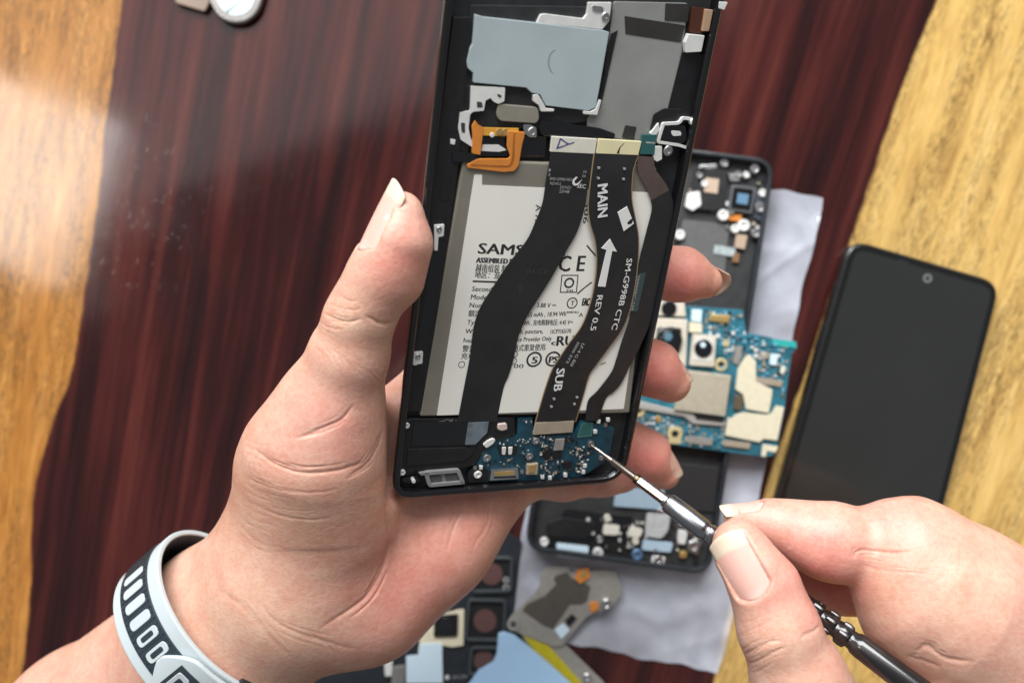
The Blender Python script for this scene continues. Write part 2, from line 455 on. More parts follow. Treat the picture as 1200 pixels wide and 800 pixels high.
def skin_obj(name, V, Q, mat_, colour, polys=()):
    me = bpy.data.meshes.new(name)
    me.vertices.add(len(V)); me.vertices.foreach_set('co', (V*MM).astype(np.float32).ravel())
    lp = np.concatenate([Q.astype(np.int32).ravel(), np.array([i for l in polys for i in l], np.int32)])
    st = np.concatenate([np.arange(0, len(Q)*4, 4), len(Q)*4+np.concatenate([[0], np.cumsum([len(l) for l in polys])])[:len(polys)]]).astype(np.int32)
    me.loops.add(len(lp)); me.loops.foreach_set('vertex_index', lp)
    me.polygons.add(len(st)); me.polygons.foreach_set('loop_start', st)
    me.polygons.foreach_set('use_smooth', np.ones(len(st), bool))
    me.update(calc_edges=True)
    ca = me.color_attributes.new('skin_tone', 'FLOAT_COLOR', 'POINT')
    ca.data.foreach_set('color', np.concatenate([colour, np.ones((len(V), 1))], 1).astype(np.float32).ravel())
    me.materials.append(mat_)
    return link(bpy.data.objects.new(name, me))
def skin_material():
    m = bpy.data.materials.new('skin'); m.use_nodes = True; nt = m.node_tree; N = nt.nodes; L = nt.links
    b = N['Principled BSDF']
    at = N.new('ShaderNodeVertexColor'); at.layer_name = 'skin_tone'
    tc = N.new('ShaderNodeTexCoord')
    n1 = N.new('ShaderNodeTexNoise'); n1.inputs['Scale'].default_value = 140; n1.inputs['Detail'].default_value = 5; L.new(tc.outputs['Object'], n1.inputs['Vector'])
    r = N.new('ShaderNodeValToRGB'); e = r.color_ramp.elements
    e[0].position = 0.32; e[0].color = (0.93, 0.75, 0.72, 1); e[1].position = 0.7; e[1].color = (1.03, 1.03, 1.0, 1)
    L.new(n1.outputs['Fac'], r.inputs[0])
    mx = N.new('ShaderNodeMix'); mx.data_type = 'RGBA'; mx.blend_type = 'MULTIPLY'; mx.inputs[0].default_value = 0.8
    L.new(at.outputs[0], mx.inputs[6]); L.new(r.outputs[0], mx.inputs[7])
    n4 = N.new('ShaderNodeTexNoise'); n4.inputs['Scale'].default_value = 700; n4.inputs['Detail'].default_value = 4; L.new(tc.outputs['Object'], n4.inputs['Vector'])
    r4 = N.new('ShaderNodeValToRGB'); e = r4.color_ramp.elements
    e[0].position = 0.32; e[0].color = (0.93, 0.84, 0.81, 1); e[1].position = 0.6; e[1].color = (1, 1, 1, 1)
    L.new(n4.outputs['Fac'], r4.inputs[0])
    mx2 = N.new('ShaderNodeMix'); mx2.data_type = 'RGBA'; mx2.blend_type = 'MULTIPLY'; mx2.inputs[0].default_value = 0.8
    L.new(mx.outputs[2], mx2.inputs[6]); L.new(r4.outputs[0], mx2.inputs[7])
    L.new(mx2.outputs[2], b.inputs['Base Color'])
    b.inputs['Subsurface Weight'].default_value = 0.35; b.inputs['Subsurface Radius'].default_value = (1.0, 0.35, 0.2)
    b.inputs['Subsurface Scale'].default_value = 0.0022
    b.inputs['Roughness'].default_value = 0.46; b.inputs['Specular IOR Level'].default_value = 0.42
    v = N.new('ShaderNodeTexVoronoi'); v.feature = 'DISTANCE_TO_EDGE'; v.inputs['Scale'].default_value = 900
    wn = N.new('ShaderNodeTexNoise'); wn.inputs['Scale'].default_value = 300
    L.new(tc.outputs['Object'], wn.inputs['Vector'])
    va = N.new('ShaderNodeVectorMath'); va.operation = 'MULTIPLY_ADD'; va.inputs[1].default_value = (0.0018,)*3
    L.new(wn.outputs['Color'], va.inputs[0]); L.new(tc.outputs['Object'], va.inputs[2]); L.new(va.outputs[0], v.inputs['Vector'])
    hgt = node_math(nt, 'MULTIPLY_ADD', n4.outputs['Fac'], 0.55, node_math(nt, 'MINIMUM', v.outputs['Distance'], 0.12))
    hgt = node_math(nt, 'MULTIPLY_ADD', n1.outputs['Fac'], 0.25, hgt)
    bp = N.new('ShaderNodeBump'); bp.inputs['Strength'].default_value = 0.5; bp.inputs['Distance'].default_value = 0.0004
    L.new(hgt, bp.inputs['Height']); L.new(bp.outputs[0], b.inputs['Normal'])
    rr = N_range(nt, n4.outputs['Fac'], 0.3, 0.7, 0.34, 0.50); L.new(rr, b.inputs['Roughness'])
    return m
SKIN = skin_material()
def nail_material():
    m = bpy.data.materials.new('nail'); m.use_nodes = True; nt = m.node_tree; N = nt.nodes; L = nt.links
    b = N['Principled BSDF']
    at = N.new('ShaderNodeVertexColor'); at.layer_name = 'tone'
    tc = N.new('ShaderNodeTexCoord'); nz = N.new('ShaderNodeTexNoise'); nz.inputs['Scale'].default_value = 500; L.new(tc.outputs['Object'], nz.inputs['Vector'])
    bp = N.new('ShaderNodeBump'); bp.inputs['Strength'].default_value = 0.1; bp.inputs['Distance'].default_value = 0.0002
    L.new(nz.outputs['Fac'], bp.inputs['Height']); L.new(bp.outputs[0], b.inputs['Normal'])
    L.new(at.outputs[0], b.inputs['Base Color'])
    b.inputs['Roughness'].default_value = 0.36; b.inputs['Subsurface Weight'].default_value = 0.3; b.inputs['Subsurface Scale'].default_value = 0.001
    return m
NAIL = nail_material()
def nail(parent, base, d, n, length, width, free, arch=0.30, bend=0.10, tip_round=0.6, sink=0.0, taper=0.1):
    """A nail plate: base = middle of its root (mm, world), d = towards its tip, n = outward; free = length of the white edge."""
    base = Vector(base); d = Vector(d).normalized(); n = Vector(n); n = (n-d*n.dot(d)).normalized(); s = d.cross(n)
    nu, nv = 18, 14; v = []; f = []; tones = []
    # press the nail bed into the finger, so that the skin stands up round the plate
    me = parent.data; K = np.empty(len(me.vertices)*3, np.float32); me.vertices.foreach_get('co', K); K = K.reshape(-1, 3).astype(np.float64)/MM
    rel = K-np.array(base); X_ = rel@np.array(s); Y_ = rel@np.array(d); Z_ = rel@np.array(n); xn = X_/(width*0.5)
    zn = -arch*width*(xn*xn)*0.62-bend*length*(Y_/length-0.35)**2*0.8
    sm = lambda q: np.clip(q, 0, 1)**2*(3-2*np.clip(q, 0, 1))
    wt = sm((1.10-np.abs(xn)/(1-taper*np.clip(Y_/length, 0, 1)))/0.32)*sm((Y_-width*0.22*xn*xn+0.5)/1.5)
    hit = (wt > 0) & (Y_ < length+3) & (Z_ > zn-0.4) & (Z_ < zn+4)
    K[hit] -= np.outer((Z_[hit]-zn[hit]+0.4)*wt[hit], np.array(n))
    me.vertices.foreach_set('co', (K*MM).astype(np.float32).ravel()); me.update()
    for k, th in enumerate((0.0, -0.45)):
        for i in range(nu+1):
            u = i/nu
            for j in range(nv+1):
                x = -1+2*j/nv
                cut = tip_round*(x*x)*width*0.32 if u > 0.5 else 0
                root = (x*x)*width*0.22
                y = root+(length-cut-root)*u
                w = width*0.5*(1-taper*u)*(0.90+0.10*math.sin(min(1, u*2.2)*math.pi/2))
                z = -arch*width*(x*x)*0.62-bend*length*(y/length-0.35)**2*0.8+th-sink*(1-u)
                v.append(base+d*y+s*(x*w)+n*z)
                fr = (y-(length-free)+0.20*width*x*x*0.3)/0.5
                t = min(1, max(0, fr))
                lun = max(0, 1-((u-0.0)/0.16)**2-(x*1.4)**2)
                pink = (0.74, 0.43, 0.36); white = (0.72, 0.59, 0.45); moon = (0.76, 0.52, 0.45)
                c = [p*(1-lun)+q*lun for p, q in zip(pink, moon)]
                tones.append(tuple(p*(1-t)+q*t for p, q in zip(c, white)))
    m = (nu+1)*(nv+1)
    for i in range(nu):
        for j in range(nv):
            a = i*(nv+1)+j; b = a+1; c = a+nv+2; e = a+nv+1
            f.append((a, e, c, b)); f.append((m+a, m+b, m+c, m+e))
    rim = [j for j in range(nv+1)]+[i*(nv+1)+nv for i in range(1, nu+1)]+[nu*(nv+1)+j for j in range(nv-1, -1, -1)]+[i*(nv+1) for i in range(nu-1, 0, -1)]
    for a, b in zip(rim, rim[1:]+rim[:1]): f.append((a, b, m+b, m+a))
    o = mesh_obj('fingernail', v, f, NAIL, parent, True)
    ca = o.data.color_attributes.new('tone', 'FLOAT_COLOR', 'POINT')
    for i, c in enumerate(tones): ca.data[i].color = (*c, 1)
    bm = bmesh.new(); bm.from_mesh(o.data); bmesh.ops.recalc_face_normals(bm, faces=bm.faces); bm.to_mesh(o.data); bm.free()
    return o
def tones(V, N, spots, base=(0.69, 0.435, 0.34)):
    """Skin colour: redder over joints and finger ends, paler and yellower elsewhere, with shade painted over the left thenar (spots: px, py, radius px, colour, weight)."""
    P = project(V); C = np.tile(np.array(base), (len(V), 1))
    for px, py, r, col, w in spots:
        f = w*np.exp(-((P[:, 0]-px)**2+(P[:, 1]-py)**2)/(r*r))
        C = C*(1-f[:, None])+np.array(col)*f[:, None]
    return C
RED = (0.70, 0.265, 0.225); PINK = (0.74, 0.395, 0.33); PALE = (0.73, 0.50, 0.36); THENAR_SHADE = (0.42, 0.245, 0.17)
# ------------------------------------------------------------------ frame of the phone held in the hand
PX = Vector((2790, 37, -1146)).normalized()
PY = Vector((433, 2877, 1146)); PY = (PY-PX*PY.dot(PX)).normalized()
PZ = PX.cross(PY).normalized()
P0 = W(459, 586, 279.6)               # its lower left corner (mm)
def Pw(px, py, h=0.0):                # pixel -> world point on the plane h mm above the phone's rim
    c = Vector((0, 0, H)); r = W(px, py, 100)-c
    o = P0+PZ*h
    return c+r*((o-c).dot(PZ)/r.dot(PZ))
def ph(px, py, h=0.0):                # pixel -> the phone's own coordinates (mm)
    v = Pw(px, py, h)-P0
    return (v.dot(PX), v.dot(PY))

# ------------------------------------------------------------------ left hand
def build_left_hand():
    fld = Field((-200, -155, 0), (75, 70, 200), 0.62)
    w = lambda px, py, d: W(px, py, d)
    # forearm, wrist
    fl = ((0.1, 0.15, 1), 0.74)
    fld.chain([(w(-60, 1010, 378), 36), (w(110, 868, 345), 32), (w(262, 748, 312), 27)], 10, fl)
    fld.cone(w(262, 748, 312), 27, w(345, 680, 302), 26, 14, fl)
    # thenar and thumb
    th = Field(fld.lo, fld.lo+fld.h*(fld.n-1), fld.h)
    th.chain([(w(470, 250, 246.5), 5.6), (w(465, 281, 247), 7.0), (w(448, 322, 250), 7.7), (w(427, 366, 254), 7.7), (w(409, 415, 260), 9.8), (w(390, 470, 268), 13.2), (w(374, 528, 277), 17.5)], 5)
    th.cone(w(479, 288, 249), 5.0, w(469, 328, 252), 5.8, 5)            # pulp of the thumb end
    th.cone(w(452, 310, 248), 6.4, w(412, 372, 254), 6.8, 4)            # back of the joint
    fld.merge(th, 6)
    fld.cone(w(374, 528, 277), 17.5, w(378, 590, 292), 21.5, 12)
    fld.cone(w(378, 590, 292), 21.5, w(352, 668, 302), 23, 12)
    fld.cone(w(330, 545, 283), 9, w(350, 640, 299), 17, 14)
    # palm and heel of the hand
    fld.cone(w(345, 680, 303), 22, w(430, 693, 311), 19.5, 14)
    fld.cone(w(430, 693, 311), 19.5, w(505, 632, 313), 17.5, 12)
    fld.cone(w(505, 632, 313), 17.5, Pw(585, 548, -24), 15.0, 12)
    fld.cone(w(400, 640, 318), 14, Pw(520, 500, -23), 11, 14)
    fld.cone(w(420, 560, 305), 14, Pw(520, 450, -21), 11, 14)
    # fingers, behind the phone and round its right edge
    def finger(pts, k=4): fld.chain([(Pw(x, y, h) if h < 0 else w(x, y, h), r) for x, y, h, r in pts], k)
    finger([(520, 450, -21, 10.5), (660, 345, -19.5, 9.6), (755, 317, -18, 8.6), (800, 322, -15.5, 7.9), (827, 330, -14.0, 5.2)])
    finger([(545, 490, -23, 10.5), (670, 430, -20, 9.8), (735, 424, -18.5, 8.9), (766, 432, -15.5, 8.4), (786, 448, -14, 6.6)])
    finger([(565, 520, -23, 10), (680, 508, -20, 9.2), (735, 524, -19.0, 8.4), (758, 534, -15.8, 7.9), (777, 553, -14.5, 6.0)])
    finger([(585, 548, -23, 10), (660, 556, -19.5, 8.0), (705, 554, -18.5, 7.2), (728, 555, -17.5, 6.4)])
    fld.cut_box(P0, (PX, PY, PZ), (0.2, 0.2, -8.7), (75.4, 166, 1.0), 3.0, 1.5)
    fld.cut_box(P0, (PX, PY, PZ), (-1.0, -0.5, -8.0), (30, 42, 26), 3.0, 4.0)
    V, Q = fld.mesh(); V = relax(V, Q, 3); N = vnormals(V, Q)
    S = smooth_line; C = []
    Wk = wrinkles
    # fold where the ball of the thumb meets the palm, and lines of the palm
    C += Wk([(452, 590), (456, 625), (449, 665), (425, 703), (374, 736)], 0.55, 0.95, 1, 3, 6)
    C += Wk([(640, 588), (628, 605), (613, 625)], 0.5, 0.7, 2, 2) + Wk([(548, 590), (534, 612), (524, 645)], 0.5, 0.45, 3, 3) + Wk([(575, 590), (570, 615), (552, 645)], 0.5, 0.3, 4, 2) + Wk([(470, 596), (490, 625), (496, 655)], 0.5, 0.35, 5, 3)
    # folds at the base of the thumb
    C += Wk([(296, 524), (320, 543), (355, 554), (395, 551), (428, 540)], 0.45, 0.75, 6, 4, 8) + Wk([(345, 512), (372, 505), (400, 492), (416, 474)], 0.5, 0.7, 7, 4, 7)
    C += Wk([(404, 560), (428, 545), (444, 522), (450, 500)], 0.45, 0.5, 8, 3, 6) + Wk([(300, 592), (330, 604), (362, 609), (392, 606)], 0.4, 0.35, 9, 4, 8)
    C += Wk([(288, 560), (320, 572), (360, 577), (398, 572)], 0.4, 0.3, 10, 4, 7) + Wk([(278, 612), (302, 634), (335, 644)], 0.4, 0.2, 11, 4, 9)
    for k in range(12): C += Wk([(287+rnd.uniform(-3, 4), 512+k*9), (300+rnd.uniform(-3, 3), 519+k*9), (316+rnd.uniform(-6, 12), 525+k*9+rnd.uniform(-3, 3))], 0.3, 0.14, 20+k, 1, 4)
    # knuckle wrinkles and the crease under the thumb end
    C += Wk([(428, 369), (441, 377), (455, 379), (469, 375)], 0.45, 0.75, 12, 2, 5) + Wk([(384, 354), (398, 361), (412, 364), (424, 360)], 0.4, 0.4, 13, 3, 5)
    C += Wk([(378, 366), (394, 374), (410, 377), (426, 374)], 0.4, 0.5, 14, 3, 5) + Wk([(374, 378), (388, 384), (404, 386)], 0.35, 0.3, 15, 2, 4) + Wk([(396, 345), (408, 352), (420, 353)], 0.35, 0.25, 16, 2, 4)
    for k in range(11):
        x = 366+k*7; y = 402+k*3.0+rnd.uniform(-4, 4); C += Wk([(x, y), (x+9, y+9), (x+14+k, y+22+rnd.uniform(-4, 6))], 0.35, 0.16, 40+k, 1, 4)
    # wrist lines
    C += Wk([(255, 690), (285, 712), (318, 748), (350, 776)], 0.8, 0.35, 17, 2, 9) + Wk([(300, 702), (330, 733), (385, 752), (425, 762)], 0.6, 0.4, 18, 2, 8) + Wk([(362, 738), (385, 757), (398, 778)], 0.6, 0.3, 19, 1)
    # joints of the finger ends
    C += Wk([(772, 305), (777, 330), (774, 352)], 0.4, 0.3, 60, 2, 4) + Wk([(752, 408), (757, 440), (752, 466)], 0.4, 0.3, 61, 2, 4) + Wk([(742, 512), (748, 532), (742, 550)], 0.4, 0.25, 62, 2, 4)
    V, N, Q, polys = refine(V, N, Q, C); V = carve(V, N, C)
    spots = [(500, 690, 90, PINK, 0.75), (370, 615, 62, THENAR_SHADE, 0.55), (480, 640, 70, (0.62, 0.36, 0.27), 0.6), (470, 690, 60, RED, 0.45), (560, 615, 70, RED, 0.35), (390, 500, 45, PINK, 0.6), (400, 520, 22, RED, 0.3), (410, 380, 40, PALE, 0.5), (470, 300, 32, RED, 0.5), (485, 265, 25, PINK, 0.6),  # the dark brown spot paints the thenar's shade into the skin colour
             (455, 330, 25, RED, 0.25), (800, 335, 50, RED, 0.95), (765, 435, 48, RED, 0.95), (755, 540, 45, RED, 0.9), (840, 330, 14, PALE, 0.5), (690, 580, 40, PINK, 0.6), (285, 590, 45, (0.60, 0.36, 0.25), 0.6), (250, 700, 80, PALE, 0.5), (330, 740, 60, PALE, 0.4)]
    o = skin_obj('hand', V, Q, SKIN, tones(V, N, spots), polys)
    tag(o, 'left hand holding the opened phone from below, strap at its wrist', 'hand')
    return o
left_hand = build_left_hand()
def nail_on(hand, A, ra, B, rb, n, start, length, width, free, lift=0.35, **kw):
    """Seat a nail on a finger end whose axis runs A -> B with radii ra, rb; start = mm before A."""
    A = Vector(A); B = Vector(B); d = (B-A).normalized(); n = Vector(n); n = (n-d*n.dot(d)).normalized()
    a = A+n*(ra+lift); b = B+n*(rb+lift*0.8); d2 = (b-a).normalized()
    nail(hand, a+d2*start, d2, n, length, width, free, **kw)
# thumb nail (seen edge on), then the three nails that peep out behind the phone
nail_on(left_hand, W(453, 303, 248), 7.7, W(470, 250, 246.5), 6.0, (-0.80, 0.2, 0.50), 0, 20.0, 11.5, 4.6, arch=0.42, bend=0.05, tip_round=0.8, taper=0.16)
nail_on(left_hand, Pw(800, 322, -15.5), 7.9, Pw(827, 330, -14.0), 5.3, (0.0, 0.60, -0.75), 1.5, 17.0, 10.0, 5.0, arch=0.40, bend=0.02, tip_round=0.8)
nail_on(left_hand, Pw(766, 432, -15.5), 8.5, Pw(786, 448, -14), 6.7, (0.70, 0.60, 0.10), 2.0, 11.5, 9.5, 2.0, arch=0.38, bend=0.08, tip_round=0.8)
nail_on(left_hand, Pw(758, 534, -15.8), 8.0, Pw(777, 553, -14.5), 6.1, (0.62, 0.55, 0.45), 2.0, 12.0, 9.5, 3.4, arch=0.38, bend=0.08, tip_round=0.8)

# ------------------------------------------------------------------ right hand
def build_right_hand():
    fld = Field((48, -160, 60), (235, -25, 195), 0.62)
    w = lambda px, py, d: W(px, py, d)
    # thumb
    th = Field(fld.lo, fld.lo+fld.h*(fld.n-1), fld.h)
    th.chain([(w(862, 634, 262), 5.6), (w(870, 648, 261), 6.9), (w(896, 688, 259), 8.7), (w(912, 735, 259), 10.1), (w(936, 795, 262), 12.0), (w(985, 880, 270), 15)], 4)
    th.cone(w(866, 640, 258), 5.2, w(885, 670, 256), 6.5, 4, ((0, 0, 1), 0.7))
    # index finger
    ix = Field(fld.lo, fld.lo+fld.h*(fld.n-1), fld.h)
    ix.chain([(w(862, 606, 277), 3.4), (w(880, 609, 276), 4.8), (w(905, 613, 275), 6.0), (w(932, 621, 274), 7.6), (w(962, 632, 273), 9.6), (w(984, 636, 273), 10.2)], 4)
    ix.cone(w(984, 636, 273), 10.2, w(1010, 634, 274), 8.6, 4)
    # body of the hand
    fld.chain([(w(1035, 628, 273), 8.5), (w(1062, 636, 272), 10.8), (w(1082, 650, 272), 12.5), (w(1150, 700, 276), 16), (w(1260, 780, 285), 22)], 8)
    fld.chain([(w(1052, 668, 272), 11.0), (w(1075, 690, 271), 15.5), (w(1110, 710, 273), 20), (w(1200, 790, 284), 27)], 9)
    fld.cone(w(1066, 722, 272), 9, w(1150, 740, 276), 17, 8)
    fld.chain([(w(1112, 792, 272), 11.5), (w(1130, 830, 276), 15), (w(1180, 880, 285), 22)], 4)
    fld.chain([(w(1260, 800, 288), 26), (w(1420, 960, 318), 30)], 12, ((0.1, 0.1, 1), 0.8))
    fld.merge(ix, 3.0)
    fld.chain([(w(985, 880, 270), 15), (w(1100, 900, 280), 20), (w(1230, 880, 290), 25)], 10)
    # middle finger, behind the index
    fld.chain([(w(922, 668, 294), 7.2), (w(985, 684, 294), 8.6), (w(1080, 690, 292), 11)], 3)
    fld.merge(th, 1.2)
    V, Q = fld.mesh(); V = relax(V, Q, 3); N = vnormals(V, Q)
    S = smooth_line; C = []
    Wk = wrinkles
    C += Wk([(1001, 654), (1004, 646), (1020, 645), (1045, 648), (1070, 646)], 0.5, 0.8, 71, 4, 8) + Wk([(1008, 662), (1040, 668), (1090, 672)], 0.4, 0.28, 72, 4, 6)
    C += Wk([(1072, 764), (1085, 757), (1098, 766), (1112, 772), (1142, 774)], 0.6, 0.8, 73, 3, 7) + Wk([(1062, 768), (1080, 774), (1104, 781)], 0.5, 0.5, 74, 2, 6) + Wk([(924, 642), (928, 634), (926, 624)], 0.5, 0.4, 75, 1, 4)
    C += Wk([(865, 771), (880, 763), (900, 752), (919, 751)], 0.4, 0.55, 76, 4, 6) + Wk([(868, 778), (885, 775), (905, 765), (922, 758)], 0.4, 0.45, 77, 3, 5) + Wk([(864, 745), (880, 738), (902, 728)], 0.35, 0.22, 78, 3, 6)
    C += Wk([(938, 747), (950, 741), (962, 734)], 0.45, 0.6, 79, 2, 5) + Wk([(872, 788), (888, 785), (908, 775)], 0.4, 0.3, 80, 2, 5) + Wk([(866, 764), (880, 754), (895, 747)], 0.35, 0.3, 81, 2, 5) + Wk([(862, 730), (885, 725), (910, 716)], 0.4, 0.16, 82, 3, 6)
    for k in range(8): C += Wk([(1085+k*9, 690+rnd.uniform(-14, 14)), (1104+k*8, 702+rnd.uniform(-12, 14)), (1112+k*8, 716+rnd.uniform(-10, 16))], 0.3, 0.08, 90+k, 1, 5)
    V, N, Q, polys = refine(V, N, Q, C); V = carve(V, N, C)
    spots = [(955, 640, 50, PINK, 0.8), (965, 665, 34, RED, 0.5), (890, 610, 30, PINK, 0.5), (1055, 612, 35, PINK, 0.6), (910, 690, 35, PINK, 0.6), (885, 695, 26, RED, 0.25), (1030, 700, 40, (0.72, 0.42, 0.30), 0.5), (975, 690, 40, RED, 0.5), (1120, 700, 60, PALE, 0.5), (915, 760, 45, PALE, 0.4), (955, 730, 20, PINK, 0.5)]
    o = skin_obj('hand', V, Q, SKIN, tones(V, N, spots), polys)
    tag(o, 'right hand pinching a thin screwdriver between thumb and index finger', 'hand')
    return o
right_hand = build_right_hand()
nail_on(right_hand, W(896, 688, 259), 8.9, W(868, 645, 261), 7.3, (-0.52, 0.05, 0.85), -0.5, 18.6, 11.4, 4.8, arch=0.30, bend=0.06, tip_round=0.4, taper=0.02)
nail_on(right_hand, W(905, 613, 275), 6.1, W(866, 606, 277), 3.9, (-0.05, 0.95, 0.22), 3.0, 12.6, 8.4, 3.6, arch=0.36, bend=0.08, tip_round=0.7, taper=0.15)
# ------------------------------------------------------------------ the opened phone
BLK = mat('black_plastic', (0.010, 0.010, 0.011), 0.42, noise=0.25, nscale=500, bump=0.08)
BLKG = mat('black_gloss', (0.006, 0.006, 0.007), 0.16, coat=0.5)
TRAY = mat('dark_magnesium', (0.020, 0.021, 0.022), 0.55, noise=0.3, nscale=260, bump=0.1)
FLEX = mat('black_flex', (0.016, 0.0165, 0.0175), 0.42, noise=0.2, nscale=120, bump=0.12, bscale=160)
GRAPH = mat('graphite_sheet', (0.26, 0.265, 0.25), 0.55, noise=0.14, nscale=60, bump=0.2, bscale=90)
GRAPHD = mat('dark_graphite', (0.030, 0.028, 0.026), 0.5, noise=0.2, nscale=120)
PLATE = mat('pale_shield_metal', (0.40, 0.47, 0.49), 0.5, noise=0.06, nscale=70, bump=0.12, bscale=120)
WHT = mat('bright_nickel', (0.80, 0.80, 0.77), 0.42, metal=0.25, noise=0.06)
STEEL = mat('steel', (0.62, 0.62, 0.62), 0.28, metal=1.0, noise=0.1)
STEELD = mat('dark_steel', (0.22, 0.20, 0.19), 0.25, metal=1.0, noise=0.1)
LABEL = mat('white_label', (0.80, 0.785, 0.715), 0.55, noise=0.02, nscale=60)
BATT = mat('grey_battery_wrap', (0.20, 0.185, 0.15), 0.5, noise=0.06, nscale=150)
INK = mat('black_ink', (0.02, 0.02, 0.02), 0.7)
INKG = mat('grey_ink', (0.055, 0.055, 0.055), 0.7)
INKW = mat('white_ink', (0.70, 0.70, 0.68), 0.7)
INKS = mat('pale_grey_ink', (0.34, 0.34, 0.33), 0.7)
INKB = mat('blue_pen_ink', (0.05, 0.05, 0.20), 0.5)
COPPER = mat('orange_polyimide', (0.62, 0.22, 0.035), 0.32, coat=0.4, noise=0.12, nscale=220)
COPPERD = mat('dark_polyimide', (0.36, 0.115, 0.018), 0.35, coat=0.3, noise=0.15)
GOLD = mat('gold', (0.78, 0.53, 0.20), 0.3, metal=0.8, noise=0.1)
PCB = mat('blue_circuit_board', (0.005, 0.050, 0.078), 0.35, coat=0.4, noise=0.4, nscale=260, bump=0.1)
PCBL = mat('teal_circuit_board', (0.022, 0.14, 0.19), 0.32, coat=0.4, noise=0.35, nscale=240, bump=0.1)
CREAM = mat('cream_shield', (0.70, 0.64, 0.47), 0.45, noise=0.05)
TAN = mat('tan_connector', (0.33, 0.28, 0.21), 0.5, noise=0.08)
YEL = mat('pale_yellow_pad', (0.72, 0.66, 0.40), 0.5, noise=0.03)
OFFW = mat('off_white_pad', (0.66, 0.64, 0.55), 0.5, noise=0.03)
TEAL = mat('teal_stiffener', (0.022, 0.105, 0.10), 0.4, coat=0.3)
BROWN_FLEX = mat('brown_flex', (0.085, 0.060, 0.052), 0.5, noise=0.1)
CHIP = mat('chip_grey', (0.26, 0.24, 0.22), 0.4, noise=0.1)
CHIPB = mat('chip_black', (0.012, 0.012, 0.014), 0.35)
LENS = mat('lens_glass', (0.004, 0.005, 0.008), 0.04, coat=1.0, coat_rough=0.02)
GASKET = mat('grey_rubber', (0.22, 0.22, 0.22), 0.6, noise=0.08)
GASKETD = mat('dark_grey_rubber', (0.08, 0.08, 0.08), 0.6)
PALEBLUE = mat('pale_blue_film', (0.40, 0.62, 0.86), 0.4, coat=0.2, noise=0.04, nscale=60)
ICE = mat('ice_blue_label', (0.62, 0.78, 0.88), 0.35, coat=0.3)

phone = empty('opened_phone', 'opened black phone with bare battery and flex cables, held in the left hand', 'phone')
phone.matrix_world = Matrix(((PX.x, PY.x, PZ.x, P0.x*MM), (PX.y, PY.y, PZ.y, P0.y*MM), (PX.z, PY.z, PZ.z, P0.z*MM), (0, 0, 0, 1)))

